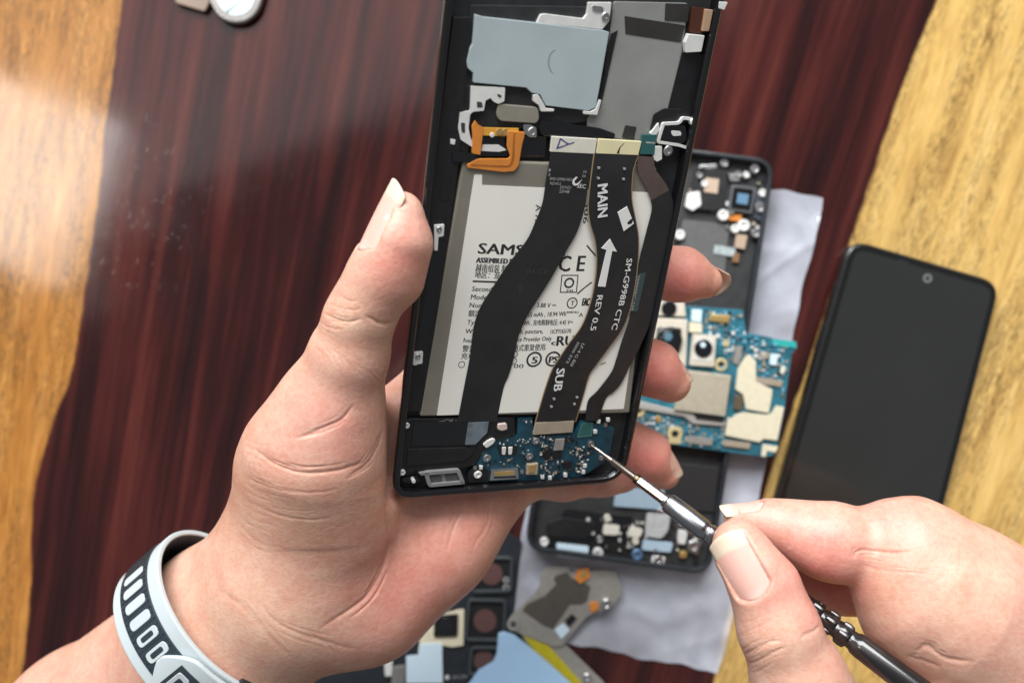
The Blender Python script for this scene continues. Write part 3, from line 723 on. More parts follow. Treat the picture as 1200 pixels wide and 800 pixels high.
class Frame:                          # lets the same builders work on the phone and on the table
    def __init__(s, to2d, mmpp): s.to2d = to2d; s.mmpp = mmpp
    def poly(s, pts, h): return [s.to2d(x, y, h) for x, y in pts]
    def plate(s, name, pts, h0, h1, m, parent, r=0.0, bevel=0.12, seg=2):
        p = s.poly(pts, h1)
        if r: p = rounded(p, r)
        return prism(name, p, h0, h1, m, parent, bevel, seg)
    def ring(s, name, pts, width, h0, h1, m, parent, r=1.0, bevel=0.12):
        p = rounded(s.poly(pts, h1), r)
        return ring_prism(name, p, scale_loop(p, width), h0, h1, m, parent, bevel)
    def circle(s, name, x, y, rpx, wpx, h, m, parent, n=28):
        c = s.to2d(x, y, h); r = rpx*s.mmpp; return ring_prism(name, disc_pts(c[0], c[1], r, n), disc_pts(c[0], c[1], r-wpx*s.mmpp, n), h-0.03, h, m, parent)
    def disc(s, name, x, y, rpx, h0, h1, m, parent, n=24, bevel=0.1):
        c = s.to2d(x, y, h1); return prism(name, disc_pts(c[0], c[1], rpx*s.mmpp, n), h0, h1, m, parent, bevel)
    def screw(s, x, y, rpx, h0, h1, parent, m=None, name='screw'):
        c = s.to2d(x, y, h1); r = rpx*s.mmpp; t = h1-h0
        o = lathe(name, [(0, r), (t-0.12*r, r), (t, r*0.86), (t, r*0.55), (t-0.35*r, r*0.45), (t-0.35*r, 0.01)], (c[0], c[1], h0), (0, 0, 1), m or STEEL, parent, 20)
        return o
    def ribbon(s, name, left, right, hs, th, m, parent, n=40, wave=0.0):
        L = smooth_line(left, n); R = smooth_line(right, n); k = min(len(L), len(R)); v = []; f = []
        hh = np.interp(np.linspace(0, 1, k), np.linspace(0, 1, len(hs)), hs)
        for i in range(k):
            for side in (0, 0.5, 1):
                x = L[i][0]*(1-side)+R[i][0]*side; y = L[i][1]*(1-side)+R[i][1]*side
                h = hh[i]+(0.25 if side == 0.5 else 0)*wave
                a = s.to2d(x, y, h); v.append((a[0], a[1], h))
        m_ = len(v); v += [(a, b, c-th) for a, b, c in v]
        for i in range(k-1):
            for j in (0, 1):
                a = i*3+j; q = (a, a+1, a+4, a+3); f.append(q); f.append(tuple(m_+t for t in q[::-1]))
            f.append((i*3, i*3+3, m_+i*3+3, m_+i*3)); f.append((i*3+2, m_+i*3+2, m_+i*3+5, i*3+5))
        e = (k-1)*3
        f.append((0, m_, m_+1, 1)); f.append((1, m_+1, m_+2, 2)); f.append((e, e+1, m_+e+1, m_+e)); f.append((e+1, e+2, m_+e+2, m_+e+1))
        o = mesh_obj(name, v, f, m, parent)
        bm = bmesh.new(); bm.from_mesh(o.data); bmesh.ops.recalc_face_normals(bm, faces=bm.faces); bm.to_mesh(o.data); bm.free()
        return o
    def parts_stuff(s, name, region, n, h, parent, mats, size=(1.0, 3.2), tall=(0.25, 0.7), seed=1, avoid=()):
        """Many tiny soldered parts, too small to tell apart one by one, joined."""
        rr = random.Random(seed); x0 = min(p[0] for p in region); x1 = max(p[0] for p in region); y0 = min(p[1] for p in region); y1 = max(p[1] for p in region)
        def inside(x, y):
            c = False
            for i in range(len(region)):
                a, b = region[i], region[i-1]
                if (a[1] > y) != (b[1] > y) and x < (b[0]-a[0])*(y-a[1])/(b[1]-a[1])+a[0]: c = not c
            return c
        v = []; f = []; mi = []; used = set()
        tries = 0; k = 0
        while k < n and tries < n*30:
            tries += 1
            x, y = rr.uniform(x0, x1), rr.uniform(y0, y1)
            if not inside(x, y) or any(ax0-1 < x < ax1+1 and ay0-1 < y < ay1+1 for ax0, ay0, ax1, ay1 in avoid): continue
            c = s.to2d(x, y, h); g = size[1]*s.mmpp*1.05; ck = (round(c[0]/g), round(c[1]/(g*0.75)))
            if ck in used: continue
            used.add(ck); c = (ck[0]*g+rr.uniform(-0.06, 0.06)*g, ck[1]*g*0.75); a = rr.uniform(*size)*s.mmpp; b = a*rr.choice((0.5, 0.6, 1.0)); t = rr.uniform(*tall)
            if rr.random() < 0.5: a, b = b, a
            q = len(v)
            for z in (h-0.05, h+t):
                for dx, dy in ((-a, -b), (a, -b), (a, b), (-a, b)): v.append((c[0]+dx*0.5, c[1]+dy*0.5, z))
            fs = [(4, 5, 6, 7), (0, 1, 5, 4), (1, 2, 6, 5), (2, 3, 7, 6), (3, 0, 4, 7)]
            f += [tuple(q+i for i in t_) for t_ in fs]; mm = rr.randrange(len(mats)); mi += [mm]*5; k += 1
        o = mesh_obj(name, v, f, mats[0], parent)
        for m in mats[1:]: o.data.materials.append(m)
        for p, i in zip(o.data.polygons, mi): p.material_index = i
        tag(o, kind='stuff'); return o
    def text(s, name, string, line, cap, h, m, parent, bold=0.0, fit=True, heavy=(0.0,)):
        """Printed lettering as a flat mesh whose baseline follows a polyline of pixels."""
        cu = bpy.data.curves.new('t', 'FONT'); cu.body = string; cu.size = 1.0; cu.offset = bold; cu.resolution_u = 2
        ob = bpy.data.objects.new('t', cu)
        me = bpy.data.meshes.new_from_object(ob); co = [tuple(x.co) for x in me.vertices]; fs = [tuple(p.vertices) for p in me.polygons]
        bpy.data.objects.remove(ob); bpy.data.meshes.remove(me)
        if not co: return None
        x0 = min(c[0] for c in co); x1 = max(c[0] for c in co)
        P = [Vector(s.to2d(x, y, h)) for x, y in line]
        seg = [(P[i+1]-P[i]).length for i in range(len(P)-1)]; tot = sum(seg)
        ys = cap*s.mmpp/0.70; xs = tot/(x1-x0) if fit else ys
        v = []; nf = []
        for hk, hx in enumerate(heavy):
          nf += [tuple(i_+len(co)*hk for i_ in q_) for q_ in fs]
          for c in co:
            t = (c[0]-x0)*xs; i = 0
            while i < len(seg)-1 and t > seg[i]: t -= seg[i]; i += 1
            d = (P[i+1]-P[i])/seg[i]; q = P[i]+d*t+Vector((-d.y, d.x))*(c[1]*ys)
            v.append((q.x+d.x*hx, q.y+d.y*hx, h+hk*0.003))
        return mesh_obj(name, v, nf, m, parent)
PH = Frame(ph, 0.242)

# --- body
x75, y165 = 75.6, 165.0
outer = rounded([(0, 0), (x75, 0), (x75, y165), (0, y165)], [6.5, 9.0, 9.0, 9.0], 8)
def curved_frame():                   # side walls that curve in under the phone
    prof = [(1.9, -7.0), (1.9, -0.25), (1.6, 0.0), (0.55, 0.0), (0.1, -0.35), (0.0, -1.0), (0.35, -3.0), (1.2, -5.2), (2.4, -7.2), (3.6, -8.3), (4.2, -8.6)]
    n = len(outer); v = []; f = []
    for ins, z in prof: v += [(p[0], p[1], z) for p in scale_loop(outer, ins)]
    for k in range(len(prof)-1):
        for i in range(n):
            j = (i+1) % n; f.append((k*n+i, k*n+j, (k+1)*n+j, (k+1)*n+i))
    o = mesh_obj('frame', v, f, BLKG, phone, True)
    bm = bmesh.new(); bm.from_mesh(o.data); bmesh.ops.recalc_face_normals(bm, faces=bm.faces); bm.to_mesh(o.data); bm.free()
curved_frame()
prism('screen_back', scale_loop(outer, 4.1), -8.65, -7.8, BLKG, phone, 0.1)
prism('inner_tray', scale_loop(outer, 1.75), -5.0, -3.6, TRAY, phone, 0.0)
# left rail with its slot
PH.plate('side_rail', [(531, 20), (553, 20), (537, 200), (497, 482), (472, 482), (508, 200)], -3.6, -1.9, BLK, phone, 0.4, 0.3)
PH.plate('side_slot', [(512, 262), (524, 262), (497, 430), (485, 430)], -1.95, -1.85, BLKG, phone, 0.6, 0)
PH.plate('side_recess', [(519, 202), (529, 203), (525, 236), (515, 235)], -1.95, -1.80, BLKG, phone, 0.3, 0)
for cx, cy, sgn in ((515, 270, 1), (490, 419, 0)):
    PH.plate('spring_clip', [(cx-6, cy-6), (cx+6, cy-7), (cx+5, cy+7), (cx-1, cy+8), (cx-2, cy+(24 if sgn else 9)), (cx-6, cy+(24 if sgn else 9))], -1.9, -1.2, WHT, phone, 0.3)
    PH.screw(cx, cy-1, 3.2, -1.2, -0.95, phone)
# --- top compartment
PH.plate('top_cover', [(552, 6), (690, 8), (716, 20), (700, 140), (640, 152), (548, 150), (536, 100)], -3.6, -2.9, TRAY, phone, 0.5, 0.2)
PH.plate('left_wall_cover', [(536, 100), (556, 100), (548, 190), (520, 195)], -3.0, -2.2, BLK, phone, 0.5, 0.2)
PH.plate('graphite_sheet', [(720, 2), (806, 4), (800, 60), (783, 128), (765, 168), (690, 160), (688, 140), (706, 110)], -3.6, -2.75, GRAPH, phone, 0.6, 0.1)
PH.plate('dark_band', [(732, 19), (803, 30), (798, 50), (733, 40)], -2.75, -2.65, GRAPHD, phone, 0.3, 0)
PH.plate('dark_corner', [(780, 4), (808, 5), (806, 26), (779, 24)], -2.74, -2.6, GRAPHD, phone, 0.3, 0)
PH.plate('dark_tape', [(634, 141), (702, 150), (722, 157), (720, 163), (636, 160), (631, 152)], -2.75, -2.2, BLKG, phone, 0.8, 0.25)
PH.plate('dark_tab', [(733, 147), (746, 149), (743, 163), (729, 161)], -2.74, -2.55, GRAPHD, phone, 0.3, 0)
PH.plate('black_edge_block', [(800, 60), (830, 66), (812, 140), (770, 160), (783, 128)], -3.6, -2.4, BLK, phone, 0.6, 0.2)
PH.plate('corner_pad', [(766, 134), (778, 127), (800, 128), (800, 142), (772, 152), (762, 154)], -2.4, -2.0, BLK, phone, 0.8, 0.2)
sp = PH.plate('shield_plate', [(557, 17), (567, 20), (630, 27), (708, 36), (714, 38), (702, 107), (698, 126), (690, 130), (640, 124), (633, 111), (623, 109), (617, 103), (555, 97), (555, 86), (548, 80), (547, 72), (551, 57), (554, 52)], -2.9, -1.7, PLATE, phone, 0.25, 0.2)
arc = [(651+9*math.cos(a), 73+15*math.sin(a)*0.95) for a in [math.radians(d) for d in range(120, 262, 10)]]
PH.ribbon('stamped_arc', arc, [(x+1.6, y) for x, y in arc], [-1.66, -1.66], 0.05, mat('stamp_grey', (0.24, 0.29, 0.30), 0.5), sp, 20)
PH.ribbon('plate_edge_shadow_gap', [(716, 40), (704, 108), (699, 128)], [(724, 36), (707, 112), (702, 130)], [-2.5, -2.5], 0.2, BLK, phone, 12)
br = PH.plate('nickel_bracket', [(634, 17), (640, 16.5), (684, 22), (688, 17), (690, 3), (717, 3), (714, 25), (706, 35), (629, 27)], -2.9, -1.9, WHT, phone, 0.3, 0.15)
PH.screw(710, 20, 4.5, -1.9, -1.5, br); PH.plate('bracket_ridge', [(694, 6), (707, 8), (708, 15), (700, 14), (694, 12)], -1.9, -1.6, STEEL, br, 0.6, 0.15)
br = PH.plate('nickel_bracket', [(552, 101), (592, 103), (591, 119), (584, 122), (578, 119), (575, 115), (569, 118), (567, 130), (555, 131), (551, 134), (549, 150), (551, 160), (557, 175), (551, 171), (540, 164), (537, 151), (539, 132), (551, 130)], -2.2, -1.7, WHT, phone, 0.3, 0.12)
PH.plate('bracket_hole', [(559, 119), (565, 120), (566, 126), (559, 126)], -1.7, -1.62, STEELD, br, 0.3, 0); PH.plate('bracket_mark', [(583, 110), (588, 112), (587, 115), (583, 113)], -1.7, -1.62, STEELD, br, 0.2, 0)
PH.plate('bracket_slot', [(540, 144), (545, 144), (545, 156), (541, 155)], -1.7, -1.62, STEELD, br, 0.3, 0)
PH.plate('nickel_clip', [(625, 111), (631, 111), (637, 121), (640, 127), (650, 128), (649, 131), (634, 131), (632, 124), (625, 119)], -2.8, -1.65, WHT, phone, 0.3, 0.12)
PH.plate('nickel_clip', [(703, 117), (705, 118), (700, 135), (684, 134), (684, 130), (692, 131), (698, 128)], -2.8, -1.6, WHT, phone, 0.2, 0.1)
PH.plate('nickel_tab', [(528, 163), (534, 164), (533, 170), (528, 169)], -2.2, -1.6, WHT, phone, 0.2, 0.1)
PH.plate('tan_pad', [(584, 122), (631, 126), (632, 140), (628, 145), (586, 142), (582, 136)], -2.9, -1.9, mat('warm_grey_pad', (0.24, 0.225, 0.185), 0.45, noise=0.05), phone, 1.2, 0.2)
PH.screw(624, 155, 5.2, -2.9, -1.7, phone); PH.plate('screw_lug', [(613, 146), (622, 146), (629, 150), (629, 161), (620, 161), (614, 155)], -2.9, -2.0, STEEL, phone, 0.5, 0.1)
# orange flexible circuit
of = empty('orange_flex', None, None); of.parent = phone
PH.plate('flex_leg', [(553, 148), (557, 141), (560, 146), (567, 150), (566, 158), (563, 182), (553, 180), (554, 160)], -1.9, -1.35, COPPER, of, 0.4, 0.1)
PH.plate('flex_bridge', [(562, 149.5), (608, 150.5), (607, 160.5), (566, 159)], -1.9, -1.5, mat('amber_flex', (0.68, 0.34, 0.04), 0.3, coat=0.4), of, 0.2, 0.1)
PH.plate('flex_bend', [(595, 153), (604, 154), (616, 155), (612, 170), (608, 194), (603, 201), (590, 202), (548, 197), (547, 193), (560, 186), (596, 186), (598, 183), (594, 172)], -1.6, -1.15, COPPER, of, 0.6, 0.15)
PH.ribbon('flex_fold', [(602, 156), (601, 170), (600, 184), (597, 192), (590, 194), (552, 192)], [(604, 156), (603, 170), (602.6, 185), (599, 194), (590, 196), (552, 194)], [-1.10, -1.10], 0.04, COPPERD, of, 24)
for x, y in ((585.5, 154.5), (592.5, 155)): PH.disc('gold_contact', x, y, 3.8, -1.5, -1.30, GOLD, of)
PH.disc('solder_dot', 577, 158.5, 2.6, -1.6, -1.25, WHT, of); PH.plate('white_foil', [(566, 170), (585, 170), (594, 176), (585, 178), (564, 177)], -2.4, -1.8, WHT, of, 0.2, 0.1)
PH.plate('black_block', [(531, 178), (555, 180), (562, 186), (552, 191), (530, 189)], -2.3, -1.25, BLKG, phone, 0.3, 0.2)
PH.plate('black_shelf', [(566, 160), (640, 160), (640, 184), (560, 184)], -3.2, -2.3, BLKG, phone, 0.4, 0.2)
# side connectors on the right
PH.plate('silver_connector', [(807, 40), (826, 42), (822, 61), (804, 62), (803, 50)], -2.4, -0.9, WHT, phone, 0.2, 0.2)
PH.plate('copper_connector', [(827, 11), (836, 12), (831, 37), (823, 37)], -2.4, -0.9, mat('pale_copper', (0.62, 0.40, 0.26), 0.35, metal=0.4), phone, 0.3, 0.15)
PH.plate('brown_flex_bit', [(812, 8), (828, 10), (822, 40), (808, 38)], -2.6, -1.7, mat('brown_polyimide', (0.07, 0.02, 0.01), 0.35, coat=0.3), phone, 0.3, 0.1)
PH.plate('white_corner_clip', [(843, 2), (853, 3), (849, 12), (842, 10)], -1.5, 0.12, WHT, phone, 0.2, 0.1)
# camera-side bracket
cb = PH.ring('bracket_frame', [(772, 160), (777, 144), (796, 143), (800, 137), (816, 139), (812, 150), (808, 176), (796, 172), (770, 168)], 0.75, -2.5, -1.1, WHT, phone, 0.6, 0.12)
PH.plate('bracket_block', [(777, 147), (804, 147), (806, 166), (797, 169), (775, 166)], -2.4, -1.3, BLKG, phone, 0.8, 0.25)
PH.plate('white_oval', [(786, 153), (798, 154), (799, 159), (788, 160)], -1.3, -1.15, WHT, phone, 0.9, 0.05)
PH.screw(783.5, 177, 6.0, -2.4, -1.0, phone); PH.screw(813.5, 143, 4.6, -2.2, -0.7, phone, WHT)
PH.plate('nickel_foot', [(766, 172), (776, 171), (776, 187), (770, 190), (766, 187)], -2.4, -1.25, WHT, phone, 0.3, 0.15)
PH.plate('nickel_foot', [(762, 157), (772, 144), (773, 152), (768, 160)], -2.4, -1.35, WHT, phone, 0.2, 0.1)
# --- battery
bt = PH.plate('battery', [(543, 187), (770, 196), (738, 484), (492, 488)], -5.6, -1.75, BATT, phone, 0.8, 0.5)
lb = PH.plate('battery_label', [(556, 205), (565, 205), (565, 217), (768, 226), (731, 479), (512, 486.5)], -1.75, -1.62, LABEL, bt, 0.15, 0)
tx = lambda s_, a, b, cap, m=INK, bold=0.0: PH.text('lettering', s_, [a, b], cap, -1.60, m, lb, 0.0, True, (-0.035, 0.035) if bold == 0 else (-0.16, -0.10, -0.05, 0, 0.05, 0.10, 0.16))
tx('SAMSUNG', (560, 297), (661, 301), 12.2, INK, 0.03)
tx('ASSEMBLED IN VIETNAM', (558, 307.5), (634, 310.5), 6.0, INKG, 0.01)
tx('越南组装 制造商：三星', (557, 317.5), (628, 320), 7.0, INK)
tx('地区：亚太 电池类型', (556, 325), (624, 327.5), 6.0, INK)
tx('相容型号 : Samsung 三星', (555, 326.5), (632, 329.5), 5.6, INK) if False else None
PH.plate('rule_line', [(554, 328.5), (640, 331.5), (640, 333.5), (554, 330.5)], -1.63, -1.598, INK, lb, 0, 0)
tx('Secondary Li-ion Battery', (553, 341), (632, 344), 5.8, INK)
tx('Model : EB-BG998ABY', (551.5, 350.5), (628, 353.5), 5.8, INK)
tx('Nom. Voltage', (550, 360), (594, 362), 5.6, INK); tx('3.88 V ⎓', (629, 360), (651, 360.5), 5.6, INK)
tx('額定容量 标称', (548.5, 370), (594, 372), 6.0, INK); tx('4855 mAh , 18.94 Wh', (612, 371.5), (663, 370), 5.6, INK)
tx('Typical : 5000', (547, 380), (592, 381.5), 5.6, INK); tx('Wh , 充电限制电压: 4.45 V⎓', (613, 381), (671, 380), 5.6, INK)
tx('Warning : Do', (545, 390.5), (590, 391.5), 5.6, INK); tx('crush, puncture,', (600, 391), (636, 390.5), 5.6, INK); tx('1ICP7/65/70', (645, 391), (669, 390), 5.4, INK)
tx('heat, or burn', (543, 401), (588, 402), 5.6, INK); tx('use by Service Provider Only', (578, 401), (646, 399), 5.6, INK)
tx('警告：不', (541.5, 411.5), (572, 412), 6.4, INK); tx('不得格式重复使用.', (588, 411.5), (640, 409.5), 6.6, INK)
tx('充电：用', (540, 420), (572, 420.5), 6.0, INK)
for cx, cy in ((541, 427), (603, 415), (602, 423)): PH.circle('small_mark', cx, cy, 4.2, 0.9, -1.598, INKG, lb)
tx('100', (598, 431), (613, 431), 5.0, INK)
tx('C E', (654, 318), (684, 317.5), 19, INK, 0.02)
PH.ring('box_mark', [(658, 322), (678, 322), (676, 343), (656, 343)], 0.3, -1.63, -1.598, INK, lb, 0.1, 0)
rg = PH.circle('swirl_mark', 667, 331.5, 6.5, 2.2, -1.598, INK, lb); tx('MI', (664, 342), (671, 342), 3.0)
PH.circle('circle_mark', 670.5, 355, 7, 1.4, -1.598, INK, lb); tx('T', (668, 358), (673, 358), 6.0); tx('INMETRO', (664, 367), (678, 367), 2.6, INK)
tx('EAC', (682, 358), (690, 358), 9.5, INK, 0.03); tx('A', (678, 371), (683, 371), 5, INK)
tx('c', (646, 404), (650, 404), 6, INK, 0.02); tx('RU', (652, 405), (672, 404), 12.5, INK, 0.05)
for cx, cy, s_ in ((626, 421, '5'), (648, 420.5, 'PS')):
    PH.circle('ring_mark', cx, cy, 10, 2.4, -1.598, INK, lb); tx(s_, (cx-(3 if len(s_) == 1 else 5), cy+4.5), (cx+(3 if len(s_) == 1 else 5), cy+4.5), 8.5, INK, 0.03)
tx('en', (704, 428), (710, 426), 4, INK); tx('506', (686, 236), (683, 262), 6, INK); tx('A 7L', (628, 240), (627, 262), 6, INK)
PH.ribbon('pen_line', [(687, 288), (692, 294), (698, 301)], [(688.5, 287), (693.5, 293), (699.5, 300)], [-1.59, -1.59], 0.02, INK, lb, 6); PH.ribbon('pen_line', [(677, 345), (685, 338), (694, 331)], [(676, 343.8), (684, 337), (693, 330)], [-1.59, -1.59], 0.02, INK, lb, 6)
# --- flex cables over the battery
c1l = [(645, 178), (643, 195), (640, 210), (636, 237), (627, 261), (617, 282), (596, 309), (578, 336), (563, 360), (555, 384), (551, 417), (545, 448), (539, 479), (536, 494)]
c1r = [(697, 180), (694, 195), (690, 210), (686, 240), (677, 270), (662, 297), (647, 324), (632, 348), (617, 372), (607, 396), (602, 420), (596, 440), (590, 455), (582, 494)]
f1 = PH.ribbon('flex_cable', c1l, c1r, [-1.25, -1.0, -0.9, -0.9, -1.0, -1.3, -1.6], 0.14, FLEX, phone, 52, 0.4)
tag(f1, 'wide black flex cable crossing the battery diagonally')
PH.plate('connector_end', [(647, 160), (700, 163), (697, 180.5), (645, 178)], -1.9, -1.12, OFFW, f1, 0.15, 0.1)
PH.ribbon('pen_mark', [(652, 174), (655, 166), (657, 162), (666, 168), (673, 166)], [(653.4, 174.4), (656.2, 167.4), (657.6, 164.4), (666, 169.6), (673, 167.4)], [-1.08, -1.08], 0.02, INKB, f1, 14)
PH.ribbon('pen_mark', [(652, 173.5), (659, 171), (666, 168.4)], [(652, 175), (659.5, 172.4), (666, 169.8)], [-1.075, -1.075], 0.02, INKB, f1, 8)
t1 = lambda s_, a, b, cap, m=INKS: PH.text('lettering', s_, [a, b], cap, -0.78, m, f1)
t1('SMD-G998U-REV5', (644, 211), (672, 212.5), 3.2); t1('REV0.5', (644.5, 216.5), (657, 217), 3.2); t1('SDN21', (656, 221), (669, 221.5), 3.2); t1('2048', (655, 226), (667, 226.5), 3.6)
t1('1', (643, 201), (645, 201), 3); t1('2', (642, 206), (645, 206), 3); t1('33', (683, 203), (687, 203), 3); t1('34', (682, 208), (686, 208), 3)
t1('SEC', (676, 220), (686, 221), 4.6, INKW)
PH.ribbon('print_mark', [(675, 207), (671, 212), (672, 217), (677, 217), (681, 212)], [(677, 208), (673.4, 212), (674, 215), (676.5, 215), (682.5, 210)], [-0.77, -0.77], 0.02, INKW, f1, 12)
for i, (s_, a, b) in enumerate((('04-C0', (617, 321), (641, 321)), ('00', (606, 334), (608, 345)))): PH.text('lettering', s_, [a, b], 6.0, -0.70, mat('faint_ink', (0.045, 0.045, 0.046), 0.6), f1)
c2l = [(697, 180), (695, 195), (693, 210), (690, 240), (692, 261), (698, 282), (700, 306), (698, 330), (693, 354), (683, 381), (668, 402), (656, 420), (647, 435), (638, 461), (628, 495)]
c2r = [(748, 181), (744, 192), (741, 204), (740, 232), (744, 255), (748, 279), (747, 309), (743, 339), (737, 366), (728, 387), (712, 409), (698, 428), (690, 440), (683, 464), (674, 494)]
f2 = PH.ribbon('flex_cable', c2l, c2r, [-1.1, -0.75, -0.5, -0.5, -0.55, -0.8, -1.2, -1.55], 0.16, FLEX, phone, 56, 0.4)
tag(f2, 'black flex cable with white printed lettering and an arrow')
PH.ribbon('gold_edge', [(x-1.4, y) for x, y in c2l], [(x+0.2, y) for x, y in c2l], [-1.16, -0.81, -0.56, -0.56, -0.61, -0.86, -1.26, -1.6], 0.10, mat('bare_copper_edge', (0.40, 0.29, 0.16), 0.4, metal=0.4), f2, 56)
PH.ribbon('gold_edge', [(x-0.1, y) for x, y in c2r], [(x+1.1, y) for x, y in c2r], [-1.16, -0.81, -0.56, -0.56, -0.61, -0.86, -1.26, -1.6], 0.10, mat('bare_copper_edge', (0.40, 0.29, 0.16), 0.4, metal=0.4), f2, 56)
PH.plate('connector_end', [(702, 163), (752, 166), (748, 182), (699, 180)], -1.9, -0.95, YEL, f2, 0.15, 0.1)
PH.ribbon('pen_line', [(731, 168), (726, 173), (722.5, 180)], [(731.8, 168), (727.2, 173), (725.6, 180)], [-0.92, -0.92], 0.02, INK, f2, 8)
PH.plate('connector_end', [(628, 495), (673, 493), (671, 506.5), (625, 509.5)], -2.2, -1.40, TAN, f2, 0.15, 0.1)
t2 = lambda s_, ln, cap, m=INKW, b=0.0: PH.text('lettering', s_, ln, cap, -0.22, m, f2, 0.0, True, (-0.04, 0.04) if b == 0 else (-0.12, -0.06, 0, 0.06, 0.12))
t2('MAIN', [(700.5, 217), (700.5, 255)], 12.5, INKW, 0.012)
PH.plate('white_square', [(724, 249), (735, 242), (743, 262), (731, 271)], -0.42, -0.22, INKW, f2, 0, 0); PH.ribbon('square_mark', [(735, 261), (738, 258), (741, 256)], [(736, 263), (740, 262), (741.5, 259)], [-0.19, -0.19], 0.02, FLEX, f2, 6)
PH.plate('white_arrow', [(715, 280), (723, 295), (717.5, 294), (709.5, 336), (701, 335.5), (711, 293), (705, 291)], -0.42, -0.22, INKW, f2, 0, 0)
t2('REV 0.5', [(700, 346), (696.5, 366), (691.5, 387)], 7.5)
t2('SM-G998B CTC', [(734.5, 303), (730, 334), (726, 352), (716.5, 386)], 7.5)
t2('SUB', [(652.5, 432), (648.5, 458)], 11.0, INKW, 0.01)
t2('LF-4 G BSI', [(682, 402), (668, 428)], 4.2, INKS); t2('2050 SY2', [(677, 400), (663, 425)], 3.6, INKS)
for x, y in ((702, 197), (701.5, 209), (732, 198), (731, 210), (649, 467), (646, 476), (676, 465), (673, 473)): PH.plate('print_dot', [(x-1.4, y-1.2), (x+1.4, y-1), (x+1.2, y+1.2), (x-1.2, y+1.2)], -0.6, -0.24 if y < 300 else -0.85, INKS, f2, 0, 0)
c3l = [(763, 235), (764, 246), (758, 270), (749, 306), (746, 330), (740, 366), (728, 402), (722, 422), (716, 437), (700, 458), (689, 470), (686, 493)]
c3r = [(784, 223), (789, 240), (785, 270), (776, 315), (770, 345), (762, 378), (748, 410), (740, 425), (728, 449), (718, 460), (710, 467), (701, 493)]
f3 = PH.ribbon('flex_cable', c3l, c3r, [-1.1, -0.9, -0.9, -0.9, -1.1, -1.5], 0.14, FLEX, phone, 48, 0.3)
tag(f3, 'narrow flex cable along the right side of the battery')
PH.ribbon('brown_section', [(748, 183), (747, 195), (750, 207), (757, 219), (763, 235)], [(766, 184), (768, 198), (775, 208), (780, 215), (784, 223)], [-1.2, -1.0, -1.06], 0.14, BROWN_FLEX, f3, 20)
PH.plate('stiffener', [(753, 158), (769, 158), (767, 181), (750, 181)], -2.0, -1.1, TEAL, f3, 0.1, 0.1); PH.plate('stiffener_line', [(757, 166), (768, 167), (768, 168.5), (757, 168)], -1.1, -1.07, INKS, f3, 0, 0)
PH.plate('clear_tag', [(748, 321), (757, 320), (747, 365), (739, 365)], -0.9, -0.72, mat('dull_teal_tag', (0.035, 0.065, 0.065), 0.4), f3, 0.1, 0)
PH.text('lettering', 'SM998C-5M', [(746.5, 323), (738.5, 363)], 4.2, -0.70, INKS, f3)
# --- bottom end: speaker box, charging board
PH.plate('speaker_box', [(470, 491), (560, 489), (602, 489), (604, 510), (578, 517), (566, 530), (558, 544), (545, 548), (478, 552), (466, 548)], -3.6, -1.9, BLK, phone, 0.6, 0.3)
PH.plate('speaker_membrane', [(485, 494), (549, 494), (546, 521), (482, 522)], -1.9, -1.6, BLKG, phone, 0.2, 0.15)
PH.plate('film_tab', [(549, 495), (573, 494), (571, 507), (557, 521), (545, 521)], -1.9, -1.45, mat('smoky_film', (0.12, 0.15, 0.17), 0.2, coat=0.6, noise=0.4, nscale=300), phone, 0.2, 0.1)
PH.plate('speaker_ledge', [(478, 526), (548, 524), (556, 530), (545, 540), (476, 546)], -1.9, -1.5, BLK, phone, 0.8, 0.3)
PH.plate('black_pocket', [(470, 560), (488, 556), (496, 566), (486, 569), (472, 567)], -3.6, -3.1, BLKG, phone, 1.0, 0.2)
g_ = PH.ring('gasket', [(497, 553), (539, 549.5), (545.5, 567), (502, 571)], 1.15, -2.6, -0.9, GASKET, phone, 1.1, 0.25)
for q in ([(503, 557), (517, 556), (519, 565), (506, 566)], [(521, 555.5), (536, 554), (539, 563.5), (523, 564.5)]): PH.plate('gasket_cell', q, -2.6, -1.45, GASKETD, g_, 0.4, 0.15)
PH.plate('gasket_web', [(501, 555), (539, 551.5), (542.5, 565.5), (504, 568.5)], -2.6, -1.6, GASKET, g_, 0.5, 0)
PH.plate('gasket_tab', [(491, 554.5), (499, 553), (499, 556), (494, 557)], -2.6, -1.2, GASKET, g_, 0.2, 0.1)
for x, y, r in ((477, 499, 3.5), (472, 554, 3.6), (485, 564, 2.4)): PH.screw(x, y, r, -3.4, -1.2, phone, WHT)
PH.plate('nickel_post', [(584, 497), (594, 496), (595, 503), (588, 505), (583, 503)], -2.4, -1.2, mat('rosy_nickel', (0.70, 0.56, 0.50), 0.4, metal=0.2), phone, 0.5, 0.2)
PH.plate('black_post_base', [(577, 490), (603, 489), (603, 509), (580, 513)], -3.4, -1.85, BLKG, phone, 0.8, 0.2)
PH.plate('white_foil', [(566, 521), (572, 516), (578, 513.5), (581, 515), (578, 520), (570, 525)], -1.9, -1.3, WHT, phone, 0.4, 0.1)
pcb_px = [(607, 490), (624, 489), (625, 511), (672, 508), (681, 493), (717, 500), (720, 502), (715, 530), (708, 542), (682, 558), (632, 562), (609, 563), (574, 564), (553, 566), (549, 556), (560, 542), (565, 530), (577, 518), (586, 512), (606, 511)]
pc = PH.plate('charging_board', pcb_px, -3.3, -2.15, PCB, phone, 0.4, 0.08)
PH.plate('black_end', [(549, 566), (548, 556), (556, 545), (566, 545), (574, 552), (572, 565)], -2.6, -2.05, BLK, phone, 0.6, 0.1)
PH.plate('coil_housing', [(583, 523), (607, 522.5), (605, 532), (586, 533)], -2.15, -1.75, CHIPB, pc, 0.2, 0.1)
